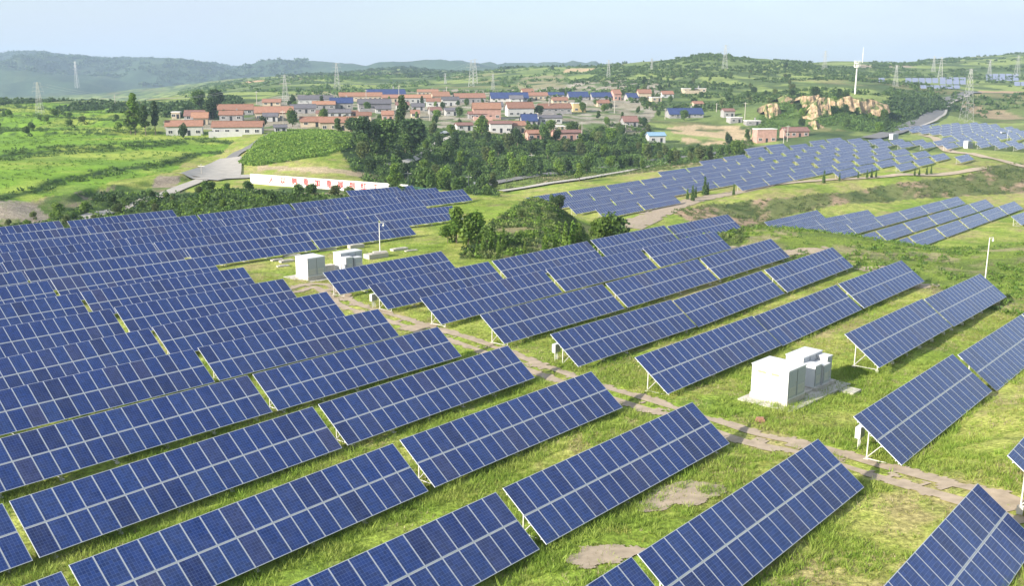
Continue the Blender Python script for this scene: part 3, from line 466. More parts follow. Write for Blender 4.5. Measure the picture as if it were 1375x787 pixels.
# ------------------------------------------------------------ roads and paths draped on the ground
def smoothline(P,step=1.0):
    P=[Vector(p[:2]) for p in P]; out=[]
    for i in range(len(P)-1):
        p0=P[max(i-1,0)];p1=P[i];p2=P[i+1];p3=P[min(i+2,len(P)-1)]
        n=max(2,int((p2-p1).length/step))
        for k in range(n):
            t=k/n; out.append(.5*((2*p1)+(p2-p0)*t+(2*p0-5*p1+4*p2-p3)*t*t+(3*p1-p0-3*p2+p3)*t**3))
    out.append(P[-1]); return out
def strip(name,pts,width,m,lift=.05,step=1.0,nl=7,ragged=0.0,seed=1,middle=0.0,profile=None):
    L_=smoothline(pts,step); n=len(L_); V=[];F=[]
    wf=width if callable(width) else (lambda q:width)
    off=np.linspace(-.5,.5,nl)
    for i,p in enumerate(L_):
        d=(L_[min(i+1,n-1)]-L_[max(i-1,0)]).normalized(); nn=Vector((-d.y,d.x)); ww=wf(i/(n-1))
        for k,o in enumerate(off): q=p+nn*(o*ww); V.append((q.x,q.y,0))
    V=np.array(V); up=lift+(0 if profile is None else np.tile(np.array([profile(o) for o in off]),n)); V[:,2]=gz(V[:,0],V[:,1])+up
    cx=.5*fbm(V[:,0],V[:,1],1.8,3,seed)+.5*fbm(V[:,0],V[:,1],.7,2,seed+5); 
    for i in range(n-1):
        for k in range(nl-1):
            o=abs((off[k]+off[k+1])/2)*2; c=cx[i*nl+k]
            if ragged and o>.55 and c<.30+ragged*(o-.55)*1.3: continue
            if middle and o<.28 and c<.42+middle: continue
            a=i*nl+k; F.append((a,a+1,a+nl+1,a+nl))
    me=np_mesh(name,V,np.array(F),m,smooth=True); o=put(name,me); return tag(o,kind='structure')
def patch(name,c,rx,ry,rot,m,seed,lift=.05):
    n=44; V=[];F=[]
    g=np.linspace(-1,1,n); 
    for a in g:
        for b in g: 
            x=c[0]+(a*rx*math.cos(rot)-b*ry*math.sin(rot)); y=c[1]+(a*rx*math.sin(rot)+b*ry*math.cos(rot)); V.append((x,y,0))
    V=np.array(V); V[:,2]=gz(V[:,0],V[:,1])+lift; cx=fbm(V[:,0],V[:,1],min(rx,ry)*.8,4,seed)
    for i in range(n-1):
        for j in range(n-1):
            if math.hypot(g[i],g[j])+ (cx[i*n+j]-.5)*1.3<.82: k=i*n+j; F.append((k,k+n,k+n+1,k+1))
    return tag(put(name,np_mesh(name,V,np.array(F),m,smooth=True)),kind='structure')
M['dirt']=mat('packed_earth',(.39,.32,.24),.95,noise=.22,nscale=1.5,bump=.5,spec=.1)
M['paledirt']=mat('pale_earth',(.45,.37,.27),.95,noise=.18,nscale=.8,bump=.4,spec=.1)
M['asphalt']=mat('old_asphalt',(.20,.195,.19),.9,noise=.12,nscale=.5,spec=.2)
M['cement']=mat('cement_road',(.40,.375,.335),.9,noise=.12,nscale=.4,spec=.2)
M['kerb']=mat('kerb_stone',(.44,.41,.36),.9,noise=.1,nscale=1)
P_=lambda L,**k:[at(*q,**k) for q in L]
strip('dirt_track',P_([(330,400),(385,392),(430,384),(470,410),(540,432),(640,464),(752,506),(860,541),(1000,586),(1110,612),(1240,650),(1390,700)]),3.6,M['dirt'],.05,.28,25,ragged=.85,middle=.16,seed=4)
strip('dirt_path',P_([(838,306),(870,292),(900,279),(940,267),(985,259),(1040,248)],dmin=200),lambda q:8.5-5.2*q,M['dirt'],.1,1.2,9,ragged=.35,seed=5)
strip('terrace_path',P_([(1040,248),(1100,243),(1180,238),(1260,235),(1330,226)],dmin=230),3.0,M['paledirt'],.25,1.5,5,seed=6)
strip('gravel_path',P_([(1240,182),(1258,188),(1268,199),(1292,206),(1320,211),(1362,221),(1385,226)],dmin=330),5.0,M['paledirt'],.3,2,5,seed=7)
strip('valley_road',P_([(640,252),(662,247),(700,240),(760,232),(830,223),(900,214),(960,206),(1040,196)],dmin=290),5.5,M['asphalt'],.5,3,5)
strip('valley_track',P_([(672,258),(740,247),(800,238),(870,225),(930,214),(985,206)],dmin=270),3.4,M['kerb'],.5,3,5)
strip('hill_road',P_([(1168,187),(1195,180),(1222,170),(1244,161),(1257,152),(1261,144),(1270,136),(1290,129),(1312,124)],dmin=470),9.0,M['asphalt'],.8,4,5)
strip('hill_road_kerb',[p+Vector((6.0,0,0)) for p in P_([(1222,170),(1244,161),(1257,152),(1261,144),(1270,136),(1290,129)],dmin=470)],1.6,M['kerb'],1.1,4,3)
strip('village_road',P_([(100,297),(150,285),(185,274),(215,264),(245,252),(275,241)],dmin=176),4.2,M['cement'],.3,1.5,5)
strip('village_lane',P_([(296,226),(316,208),(332,200),(350,189),(369,178)],dmin=260),4.0,M['asphalt'],.35,2,5)
strip('village_square',P_([(266,242),(290,239),(336,238)],dmin=240),lambda q:13-5*q,M['cement'],.4,2,9)
strip('square_road',P_([(284,240),(298,228),(310,213)],dmin=240),lambda q:17-10*q,M['cement'],.42,2,7)
strip('wood_path',P_([(520,222),(552,216),(572,205),(588,192),(606,184)],dmin=250),2.6,M['kerb'],.4,2,3)
for k,(px,py,rx,ry) in enumerate([(912,667,3.6,1.5),(808,746,2.4,1.2),(1185,361,5,1.6),(1235,385,4,1.3),(1110,352,4.5,1.1),(1075,338,6,2.2),(1000,333,4,1.6),(560,440,3,1.0),(1196,470,1.6,.6),(1270,400,2.0,.7)]):
    c=at(px,py); patch('bare_earth',c,rx,ry,R_(28),M['dirt'],30+k,.055)

# ------------------------------------------------------------ solar tables
AZR=R_(50.46); TILT=R_(36.8); CW=1.012; PH=1.655
def panel_mesh(nx,ny,cw,ph,name,matg,x0=0,gapy=.05):
    m=MB()
    for i in range(nx):
        for j in range(ny):
            a=x0+i*cw+.008; b=x0+(i+1)*cw-.008; c=-(j*(ph+gapy)); e=c-ph+.0
            t=.036; fw=.026
            # frame ring + glass, local z up is the panel normal
            A=[(a,e),(b,e),(b,c),(a,c)]; I=[(a+fw,e+fw),(b-fw,e+fw),(b-fw,c-fw),(a+fw,c-fw)]
            for k in range(4):
                l=(k+1)%4; m.quad([(*A[k],t),(*A[l],t),(*I[l],t),(*I[k],t)],0)
                m.quad([(*A[k],0),(*A[l],0),(*A[l],t),(*A[k],t)],0)
            m.quad([(*q,t-.004) for q in I],1)
            m.quad([(*q,0) for q in A[::-1]],0)
    return m.mesh(name,[M['frame'],matg])
PM=panel_mesh(1,1,CW,PH,'solar_panel',M['panel1'])
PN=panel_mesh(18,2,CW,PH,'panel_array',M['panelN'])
ct,st_=math.cos(TILT),math.sin(TILT)
def onp(x,v,dz=0): return Vector((x,-v*ct-dz*st_,TH-v*st_+dz*ct))   # v metres down the slope, dz along the normal
def rack_mesh(full=True):
    m=MB(); Lx=18.2
    for v in (.35,1.30,2.05,3.0):
        m.bar(onp(.02,v,-.045),onp(Lx,v,-.045),.035)
    m.bar(onp(-.01,1.68,-.01),onp(Lx+.02,1.68,-.01),.028)
    for k in range(6):
        x=.9+k*3.28
        m.bar(onp(x,.15,-.11),onp(x,3.2,-.11),.04)
        if full:
            m.bar((x,-.62,.10),onp(x,2.0,-.13),.03)
            m.bar((x,-.62,.05),(x,-2.3,.05),.035)
    return m.mesh('rack',M['steel'])
RK=rack_mesh(True)
m=MB(); m.bar((0,0,-.5),(0,0,TH-.62/ct*st_-.15),.045); REAR=m.mesh('rear_leg',M['steel'])
m=MB(); m.bar((0,0,-.5),(0,0,TH-2.3/ct*st_-.15),.045); m.box(-.11,-.11,-.35,.11,.11,.03); FRONT=m.mesh('front_leg',M['steel'])
m=MB(); m.box(-.13,-.13,-.3,.13,.13,.05); FOOT=m.mesh('footing',M['concrete'])
ORD=['first','second','third','fourth','fifth','sixth','seventh','eighth','ninth','tenth','eleventh','twelfth','thirteenth','fourteenth','fifteenth','sixteenth','seventeenth','eighteenth']
FIELD={'left':'left field','right':'field by white cabinets','terrace':'lower right terrace','valley':'large field above bank','upper':'strip behind large field','far':'farthest solar field'}
rows_={}
for t_ in TABLES: rows_.setdefault((t_[0],t_[1]),[]).append(t_)
roworder={}
for f_ in FIELD:
    ks=[k for k in rows_ if k[0]==f_]; ks.sort(key=lambda k:-rows_[k][0][2]); 
    for i,k in enumerate(ks): roworder[k]=i
NEARF=('left','right')
def table(f_,r_,w_,s_,z_,sl_,L_,k_,idx,nrow):
    P=ws(w_,s_); o=bpy.data.objects.new('solar_table',None); o.empty_display_size=.3; link(o)
    u=Vector((math.cos(AZR)*math.cos(math.atan(sl_)),math.sin(AZR)*math.cos(math.atan(sl_)),math.sin(math.atan(sl_))))
    yl=Vector((-math.sin(AZR),math.cos(AZR),0)); zl=u.cross(yl).normalized()
    jit=random.uniform(-.004,.004)
    Mx=Matrix((( u.x,yl.x,zl.x,P[0]),(u.y,yl.y,zl.y,P[1]),(u.z,yl.z,zl.z,z_-TH*k_+CAMZ),(0,0,0,1)))
    o.matrix_world=Mx@Matrix.Diagonal((L_/18.216,k_,k_,1)).to_4x4()
    pos='on the near edge' if roworder[(f_,r_)]==0 else f'row {roworder[(f_,r_)]+1} from the front'
    tag(o,f'{ORD[idx]} solar table from left, {ORD[roworder[(f_,r_)]]} row from front, {FIELD[f_]}','solar table','solar tables of the '+FIELD[f_])
    rot=(-0.0,0,0)
    # panel plane: local frame x along, y up the slope, z normal
    PR=Matrix(((1,0,0,0),(0,ct,-st_,0),(0,st_,ct,TH),(0,0,0,1)))
    e=PR.to_euler()
    if f_ in NEARF:
        for i in range(18):
            for j in range(2):
                q=put('solar_panel',PM,o); v=j*(PH+.05)
                q.location=(i*CW,-v*ct,TH-v*st_); q.rotation_euler=e
        for k in range(6):
            x=.9+k*3.28
            put('rear_leg',REAR,o,(x,-.62,0)); put('front_leg',FRONT,o,(x,-2.3,0))
            if k==0: put('footing',FOOT,o,(x,-.62,0))
    else:
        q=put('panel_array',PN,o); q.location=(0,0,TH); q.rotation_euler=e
        put('rear_leg',REAR,o,(.9,-.62,0)); put('rear_leg',REAR,o,(17.3,-.62,0)); 
    put('rack',RK,o)
    return o
for key,L0 in rows_.items():
    L0.sort(key=lambda t:t[3])
    for i,t_ in enumerate(L0): table(*t_,i,len(L0))

# combiner boxes at the ends of some rows
def combiner(q_,label):
    P=at(*q_); g=P.z; o=empty('combiner_box',(P[0],P[1],g),AZR,label,'combiner box','white combiner boxes at the row ends')
    m=MB(); m.box(-.38,-.16,.72,.38,.16,1.42); b=m.build('box',M['cabinet'],o)
    m=MB(); m.box(-.32,-.168,.80,.32,-.1605,1.34); m.build('door',M['louvre'],b)
    m=MB(); m.bar((-.2,0,-.3),(-.2,0,.76),.03); m.build('leg',M['steel'],o); m=MB(); m.bar((.2,0,-.3),(.2,0,.76),.03); m.build('leg',M['steel'],o)
    m=MB(); m.bar((-.05,0,.1),(-.05,0,.75),.022); m.bar((.05,0,.1),(.05,0,.75),.022); m.build('cable_duct',M['frame'],o)
    return o
combiner((1153,602),'white combiner box on legs at the end of the table right of the large cabinets')
combiner((747,484),'white combiner box at the end of the long row above the dirt track')
combiner((502,413),'white combiner box beside the track near the small cabinet group')

# ------------------------------------------------------------ inverter cabinets
def cabinet(name,x0,y0,z0,sx,sy,sz,par,doors='y',ldoor=2):
    """box with roof lip, recessed doors with louvres on the -y face"""
    m=MB(); m.box(x0,y0,z0,x0+sx,y0+sy,z0+sz-.06); m.box(x0-.04,y0-.04,z0+sz-.058,x0+sx+.04,y0+sy+.04,z0+sz)
    b=m.build(name,M['cabinet'],par)
    w_=sx/ldoor
    for k in range(ldoor):
        m=MB(); a=x0+k*w_+.05; m.box(a,y0-.022,z0+.12,a+w_-.1,y0-.002,z0+sz-.16)
        d=m.build('door',M['louvre'],b)
        m=MB(); m.box(a-.05,y0-.012,z0+.1,a-.004,y0-.0015,z0+sz-.12); m.build('seam',M['seam'],d)
        m=MB()
        for q in range(9): m.box(a+.12,y0-.034,z0+.28+q*.07,a+w_-.22,y0-.0225,z0+.315+q*.07)
        m.box(a+w_-.17,y0-.05,z0+sz*.5,a+w_-.14,y0-.0225,z0+sz*.5+.16,)
        m.build('louvre',M['steel'],d)
    return b
def station(corner,yaw,label,big=True):
    o=empty('inverter_station',corner,yaw,label,'inverter station','white inverter stations in the solar farm')
    return o
# big one: front corner of the first cabinet at (17.4,57.6); local x runs to the right-back, y to the left-back
GS=float(gz(19.6,64.0)[0])
c1=Vector((18.96,62.76,GS+.05)); yaw=R_(45)
s1=station(c1,yaw,'large white inverter cabinets on a concrete slab beside the dirt track')
m=MB(); m.box(-.9,-.75,-.45,8.0,3.35,.07); m.box(6.0,-1.9,-.45,7.3,-.752,.05); m.build('concrete_slab',M['concrete'],s1)
m=MB(); m.box(0,0,.071,2.45,2.95,.46); m.build('plinth',M['concrete'],s1)
cabinet('cabinet',.03,.03,.461,2.38,2.85,2.15,s1)
m=MB(); m.box(4.4,.15,.071,7.4,2.8,.30); m.box(2.452,.4,.071,4.398,1.2,.2); m.build('plinth',M['concrete'],s1)
cabinet('cabinet',4.5,1.35,.301,2.8,1.4,2.05,s1,ldoor=3)
cabinet('cabinet',4.45,.35,.301,.9,.95,1.65,s1,ldoor=1); cabinet('cabinet',5.5,.25,.301,.95,1.0,1.5,s1,ldoor=1); cabinet('cabinet',6.6,.55,.301,.75,.75,1.85,s1,ldoor=1)
# warning stickers on the sun-facing wall
m=MB(); m.box(.015,.7,2.05,.028,1.35,2.2); m.box(.015,1.75,2.05,.028,2.4,2.2); m.build('warning_sticker',mat('yellow_print',(.75,.7,.2),.6),s1)
m=MB(); m.box(.012,.62,1.75,.028,.72,2.3); m.box(.012,1.55,1.75,.028,1.65,2.3); m.build('lifting_lug',M['steel'],s1)
br=at(1021,567); bm_=MB(); bm_.box(-.3,-.15,-.05,.26,.17,.2); bm_.box(-.25,-.08,.202,.2,.15,.32)
tag(bm_.build('brick_stack',mat('red_brick',(.34,.18,.12),.9,noise=.25,nscale=8),None,br),'small red brick stack at the slab corner of the large cabinets','bricks')
# small group beyond the track
GS2=float(gz(-22.5,110)[0]); c2=Vector((-23.4,107.7,GS2+.05))
s2=station(c2,R_(45),'smaller white inverter cabinets among concrete slabs in the left field')
m=MB(); m.box(-.7,-.7,-.4,10.4,4.2,.07); m.build('concrete_slab',M['concrete'],s2)
m=MB(); m.box(0,0,.071,2.45,2.6,.5); m.build('plinth',M['concrete'],s2)
cabinet('cabinet',.03,.03,.501,2.38,2.5,2.2,s2)
cabinet('cabinet',6.3,2.5,.071,3.2,1.5,2.1,s2,ldoor=3); cabinet('cabinet',6.3,1.4,.071,1.0,.95,1.7,s2,ldoor=1); cabinet('cabinet',7.5,1.3,.071,1.1,1.0,1.55,s2,ldoor=1)
m=MB(); m.box(3.3,2.2,.071,4.5,3.2,1.0); m.box(4.9,3.0,.071,5.8,3.9,.8); m.build('plinth',M['concrete'],s2)
slabspots=[(385,352,1.8,.8,.28),(380,358,1.5,.7,.16),(392,344,2.2,.9,.2),(372,350,1.6,.6,.2),(440,336,2.4,.8,.2),(478,333,2.2,.9,.5),(505,346,3.0,1.4,.6),(536,336,2.4,.9,.3),(552,337,1.8,.6,.12),(486,362,2.6,.8,.1),(515,355,3.2,.7,.1)]
SL=['beside','left of','behind','far left of','behind','right of','under the pole near','right of the pole by','far right of','in front of','low and long in front of']
for k,(px,py,a,b,h) in enumerate(slabspots):
    c=at(px,py); m=MB(); m.box(-a/2,-b/2,-.3,a/2,b/2,h); m.box(-a*.3,-b*.3,h,a*.2,b*.3,h+.05)
    tag(m.build('concrete_slab',M['kerb'],None,c),f'{ORD[k]} pale concrete slab from the heap {SL[k]} the smaller cabinets','slab','concrete slabs around the smaller cabinets').rotation_euler=(0,0,R_(38+random.uniform(-8,8)))
def camera_pole(base,h,label,plinth=False):
    o=empty('camera_pole',base,R_(20),label,'pole','white camera poles')
    m=MB(); m.bar((0,0,-.3),(0,0,h),.07,8,r2=.05); m.build('pole',M['white'],o)
    m=MB(); m.bar((0,0,h-.05),(.55,0,h-.02),.035,6); m.bar((.55,0,h),(.55,0,h-.28),.04,6); m.build('arm',M['white'],o)
    m=MB(); m.bar((.55,0,h-.26),(.55,0,h-.5),.13,8,r2=.09); m.build('camera_housing',M['white'],o)
    if plinth: m=MB(); m.box(-.9,-.5,-.3,.9,.5,.75); m.build('plinth',M['kerb'],o)
    return o
pb=pd(1337,114); d_=ray(1333,319); top=CAMZ+d_[2]*114/d_[1]
camera_pole(pb,top-pb.z,'slim white camera pole on the grass slope at the right')
pb=pd(507.5,124); d_=ray(506,299); top=CAMZ+d_[2]*124/d_[1]; camera_pole(pb,top-pb.z,'short white camera pole on a block behind the smaller cabinets',True)
pb=at(1351,200,dmin=330); camera_pole(pb,9,'tall white camera pole in the farthest field')
for k,(px,py,l) in enumerate([(1200,187,'white cabinet at the left corner of the farthest field'),(1300,199,'white cabinet on grass below the farthest field'),(1345,184,'white cabinet between tables of the farthest field')]):
    c=at(px,py,dmin=330); o=empty('equipment_cabinet',c,R_(40),l,'cabinet'); m=MB(); m.box(-3,-1.2,-.3,3,1.2,.3); m.build('plinth',M['concrete'],o)
    if k==1: cabinet('cabinet',-2.9,-1,.3,3.4,2,3.3,o); cabinet('cabinet',.9,-.8,.3,1.8,1.5,2.2,o,ldoor=1)
    else: cabinet('cabinet',-2.9,-1,.3,5.6,2,2.6,o,ldoor=3)

# ------------------------------------------------------------ slogan wall
A=pd(337,276); B=pd(548,246)
dv=Vector((B.x-A.x,B.y-A.y,0)); LW=dv.length; yaww=math.atan2(dv.y,dv.x)
wo=empty('slogan_wall',(A.x,A.y,0),yaww,'long white wall with red painted characters behind the left field','wall')
m=MB(); n=40; zt=[]; 
for i in range(n+1):
    x=LW*i/n; wx=A.x+dv.x*i/n; wy=A.y+dv.y*i/n; pxw=CX+FPX*wx/wy; yt=233+(pxw-337)*(248-233)/(548-337)
    dd=ray(pxw,yt); zt.append((x,CAMZ+dd[2]*wy/dd[1],min(float(gz(wx,wy)[0])-.8,CAMZ+dd[2]*wy/dd[1]-2.6)))
for i in range(n):
    x0,t0,b0=zt[i]; x1,t1,b1=zt[i+1]
    for y in (-.12,.12):
        q=[(x0,y,b0),(x1,y,b1),(x1,y,t1),(x0,y,t0)]; m.quad(q if y<0 else q[::-1])
    m.quad([(x0,-.12,t0),(x1,-.12,t1),(x1,.12,t1),(x0,.12,t0)])
m.quad([(0,.12,zt[0][2]),(0,-.12,zt[0][2]),(0,-.12,zt[0][1]),(0,.12,zt[0][1])])
m.build('wall_face',M['white'],wo)
redp=mat('red_paint',(.62,.05,.05),.7)
for i,ch in enumerate('人以则重加重展到红工'):
    pxw=365+i*15.45; 
    # position along the wall by intersecting the sight line in plan
    q=(pxw-CX)/FPX; s=(q*A.y-A.x)/(dv.x-q*dv.y); x=LW*s; 
    k=min(n-1,int(s*n)); t=zt[k][1]
    cu=bpy.data.curves.new('character','FONT'); cu.body=ch; cu.size=2.05; cu.extrude=.03; cu.align_x='CENTER'
    to=bpy.data.objects.new('character',cu); link(to)
    dg=bpy.context.evaluated_depsgraph_get(); me=bpy.data.meshes.new_from_object(to.evaluated_get(dg)); bpy.data.objects.remove(to)
    me.materials.clear(); me.materials.append(redp)
    bm=bmesh.new(); 
    for k_,(ox,oy) in enumerate(((0,0),(.07,.0),(.0,.06))):
        m2=me.copy(); m2.transform(Matrix.Translation((ox,oy,k_*.004))); bm.from_mesh(m2)
    bm.to_mesh(me); bm.free(); me.materials.append(redp) if not me.materials else None
    put('painted_character',me,wo,(x,-.17,t-2.0),(R_(90),0,0))

# ------------------------------------------------------------ village
ROOF={'red':mat('red_roof_tiles',(.27,.140,.095),.85,noise=.2,nscale=1.2,objrand=.2),'orange':mat('orange_roof_tiles',(.33,.175,.11),.85,noise=.2,nscale=1.2,objrand=.15),
 'dark':mat('grey_roof_tiles',(.12,.115,.13),.85,noise=.2,nscale=1.2,objrand=.2),'brown':mat('brown_roof_tiles',(.22,.12,.10),.85,noise=.2,nscale=1.2),
 'blue':mat('solar_roof',(.035,.055,.15),.3,noise=.2,nscale=.6),'sheet':mat('blue_sheet_roof',(.22,.36,.48),.5,noise=.1,nscale=1),'white':mat('white_roof',(.75,.73,.70),.7,noise=.1,nscale=1)}
WALL={'cream':mat('cream_render',(.48,.40,.29),.9,noise=.12,nscale=.5,objrand=.1),'white':mat('white_render',(.47,.47,.46),.9,noise=.12,nscale=.5,objrand=.08),
 'grey':mat('grey_brick',(.30,.29,.29),.9,noise=.2,nscale=.7,objrand=.15),'pink':mat('red_brick_wall',(.45,.27,.22),.9,noise=.2,nscale=.7,objrand=.1),'yellow':mat('yellow_earth_wall',(.62,.47,.24),.9,noise=.15,nscale=.5)}
RN={'red':'red tiled','orange':'orange tiled','dark':'dark grey','brown':'brown tiled','blue':'blue solar','sheet':'pale blue sheet','white':'flat white'}
WN={'cream':'cream','white':'white','grey':'grey brick','pink':'red brick','yellow':'yellow'}
HS=[ # x0,x1, y roof top, y eave, y base, roof, wall, place words
(222,270,162,169,182,'red','white','at the left front of the village by the tall trees'),
(285,351,163,170,181,'red','white','beside the corn field, long white front'),
(283,338,140,147,154,'red','grey','second line behind the long white house'),
(294,325,149,154,162,'red','grey','between the long white house and the row behind'),
(247,279,148,155,162,'brown','grey','behind the left front house'),
(256,278,151,158,167,'orange','cream','with cream gable next to the left front house'),
(229,241,147,151,159,'white','cream','small, among trees at the far left'),
(341,392,143,151,161,'red','cream','behind the village lane, yellow front'),
(336,353,163,168,176,'red','cream','small, at the top of the village lane'),
(366,384,168,171,179,'dark','white','small white shed at the head of the lane'),
(402,432,157,163,170,'red','cream','left of the two above the green mound'),
(428,478,157,164,175,'red','cream','right of the two above the green mound'),
(389,423,140,145,152,'dark','grey','grey row behind the cream houses'),
(400,446,128,133,140,'dark','white','far left back row'),
(419,449,136,140,147,'orange','grey','in front of the far left back row'),
(442,473,131,138,146,'blue','grey','between orange roofs at the left back'),
(430,470,147,151,158,'dark','white','middle of the left village, white arched front'),
(455,512,124,129,135,'orange','cream','long, at the back left of the solar hall'),
(491,543,118,127,131,'blue','white','large hall on the skyline of the village'),
(512,541,127,131,137,'red','cream','below the solar hall'),
(542,578,127,131,138,'orange','white','right of the solar hall'),
(579,603,123,129,137,'orange','cream','tallest orange roof right of the hall'),
(572,591,132,136,143,'red','white','small white front below the tallest orange roof'),
(593,616,130,134,142,'dark','white','white front right of the tallest orange roof'),
(609,651,125,131,138,'red','grey','long, at the middle back of the village'),
(480,524,133,139,149,'dark','grey','long grey roof in the middle of the village'),
(478,498,151,155,161,'red','cream','small, below the long grey roof'),
(512,528,149,154,162,'red','pink','by the big tree in the village middle'),
(551,563,148,152,158,'red','cream','small, right of the big tree'),
(634,672,138,146,160,'orange','pink','with brick yard wall in the village middle'),
(628,652,150,153,160,'brown','grey','hidden behind the brick yard'),
(658,709,124,132,136,'blue','white','long, behind the village middle'),
(679,716,137,145,156,'red','white','with two dark doors, right of the brick yard'),
(722,767,139,145,152,'red','grey','low row with red tiles, right village'),
(767,786,138,139,150,'white','yellow','plain yellow box at the right village'),
(699,721,156,165,168,'blue','grey','slope facing the valley in the right village'),
(722,754,155,158,166,'dark','white','behind the round tree in the right village'),
(687,705,163,168,178,'red','cream','bright red, at the front of the right village'),
(657,687,163,166,178,'brown','white','white arches at the front of the village'),
(706,726,175,179,188,'red','pink','small, left of the round tree'),
(741,780,175,178,188,'brown','pink','pink front right of the round tree'),
(742,758,167,170,176,'white','cream','small, behind the pink front'),
(611,634,165,168,175,'brown','white','at the bend of the wood path'),
(762,790,123,130,134,'blue','grey','left one of the far right solar roofs'),
(793,821,124,130,134,'blue','grey','right one of the far right solar roofs'),
(821,833,120,126,134,'red','pink','tall brick block at the far right'),
(840,856,125,131,135,'blue','grey','small, right of the tall brick block'),
(856,874,120,125,133,'red','cream','farthest right at the back of the village'),
(703,735,124,128,134,'red','cream','behind the trees of the right village'),
(835,856,156,163,170,'brown','grey','alone among dark trees right of the village'),
(869,893,178,182,191,'sheet','white','by the valley wood'),
(896,944,146,154,158,'blue','grey','large, above the earth yard'),
(970,986,146,149,157,'brown','grey','ruined block on the earth yard'),
(978,996,156,158,165,'white','grey','low, at the right of the earth yard'),
(1001,1021,161,163,168,'white','grey','small low shed right of the earth yard'),
(1013,1042,170,174,191,'white','pink','brick house at the head of the solar field'),
(1050,1086,171,176,184,'brown','pink','long brick house below the ochre cliffs'),
(916,948,117,119,124,'white','cream','alone on the hillside above the valley'),
(352,376,133,137,142,'red','cream','beyond the field edge behind the left village'),
(503,524,142,146,152,'dark','white','grey front left of the big tree'),
(531,549,137,141,147,'brown','white','just below the red roof under the hall'),
(552,570,139,143,148,'dark','grey','left of the narrow dark tree'),
(575,592,144,148,154,'brown','grey','right of the narrow dark tree, half hidden'),
(596,614,145,148,155,'dark','white','among bushes right of the village middle'),
(655,675,137,142,147,'dark','white','behind the brick yard to the right'),
(684,702,128,132,137,'dark','white','white block below the long solar roof'),
(741,762,131,135,139,'red','cream','second line left of the far right solar roofs'),
(735,757,124,127,131,'blue','grey','far back between red roofs at right'),
(640,656,164,168,174,'red','white','left of the bright round front tree'),
(462,480,149,152,158,'red','cream','between the arched front and the long grey roof'),
(424,444,150,153,158,'brown','cream','low, behind the right mound house'),
(352,372,152,156,163,'dark','white','between lane head and yellow front'),
(800,818,134,138,143,'red','cream','at the edge of the right wood'),
(873,888,127,131,136,'white','cream','white cube at the far right back'),
(888,904,122,126,131,'red','white','among hillside trees right of the village'),
(560,588,120,123,128,'orange','cream','behind the row right of the solar hall'),
(700,716,119,123,127,'orange','cream','small, behind the long solar roof'),
(930,944,136,139,144,'red','cream','alone behind the large solar roof'),
]
def house(x0,x1,yt,ye,yb,rf,wl,words,i):
    c=at((x0+x1)/2,yb,dmin=330); D=c.y; W=(x1-x0)*D/FPX*.98; hw=max(2.4,(yb-ye)*D/FPX); hr=max(.6,(ye-yt)*D/FPX)
    dep=min(max(6,hr*2.6),11) if rf!='white' else 6; yaw=R_(random.uniform(6,16)); W=W/math.cos(yaw)-dep*math.sin(yaw)*.5; W=max(W,4)
    o=empty('house',(c.x,c.y+dep*.4,c.z),yaw,f'{RN[rf]} roof, {WN[wl]} house, {words}','house','houses of the village')
    m=MB(); a=W/2; b=dep/2; m.box(-a,-b,-3,a,b,hw); 
    if rf not in('white',):
        rh=min(hr*.85,dep*.35)
        m.quad([(-a,-b,hw),(-a,b,hw),(-a,0,hw+rh)][::-1]); m.quad([(a,-b,hw),(a,b,hw),(a,0,hw+rh)])
    w_=m.build('wall',WALL[wl],o)
    m=MB(); e=.45
    if rf=='white':
        m.box(-a-.2,-b-.2,hw+.002,a+.2,b+.2,hw+.35)
    else:
        k=(rh)/(b); 
        for s in (-1,1):
            P=[(-a-e,s*(b+e),hw-k*e),(a+e,s*(b+e),hw-k*e),(a+e,0,hw+rh),(-a-e,0,hw+rh)]
            up=[(p[0],p[1],p[2]+.25) for p in P]
            if s<0: m.quad(up); m.quad(P[::-1])
            else: m.quad(up[::-1]); m.quad(P)
            m.quad([P[0],P[1],up[1],up[0]] if s<0 else [P[1],P[0],up[0],up[1]])
            m.quad([P[1],P[2],up[2],up[1]] if s<0 else [P[2],P[1],up[1],up[2]]); m.quad([P[3],P[0],up[0],up[3]] if s<0 else [P[0],P[3],up[3],up[0]])
        m.box(-a-e,-.18,hw+rh+.1,a+e,.18,hw+rh+.42)
    r=m.build('roof',ROOF[rf],o)
    if W>8 and i%3==0: m=MB(); m.box(a*.4,.5,hw,a*.4+.7,1.2,hw+hr+1.0); m.build('chimney',WALL['grey'],r)
    nb=max(2,int(W/3.4)); 
    for k in range(nb):
        x=-a+(k+.5)*W/nb
        if k==nb//2:
            m=MB(); m.box(x-.6,-b-.05,0,x+.6,-b-.003,min(2.2,hw-.3)); m.build('door',M['dark'],o)
        else:
            m=MB(); m.box(x-.95,-b-.07,.85,x+.95,-b-.003,min(2.3,hw-.35)); f=m.build('window',M['white'],o)
            m=MB(); m.box(x-.82,-b-.075,.97,x-.04,-b-.0705,min(2.18,hw-.47)); m.box(x+.04,-b-.075,.97,x+.82,-b-.0705,min(2.18,hw-.47)); m.build('pane',M['dark'],f)
    if i%4==1 and W>9:
        m=MB(); m.box(-a,-b-7,-2,a*.3,-b-6.75,1.8); m.box(-a-.25,-b-7,-2,-a-.002,-b-.002,1.8); m.build('yard_wall',WALL[wl],o)
    return o
for i,h in enumerate(HS): house(*h,i)

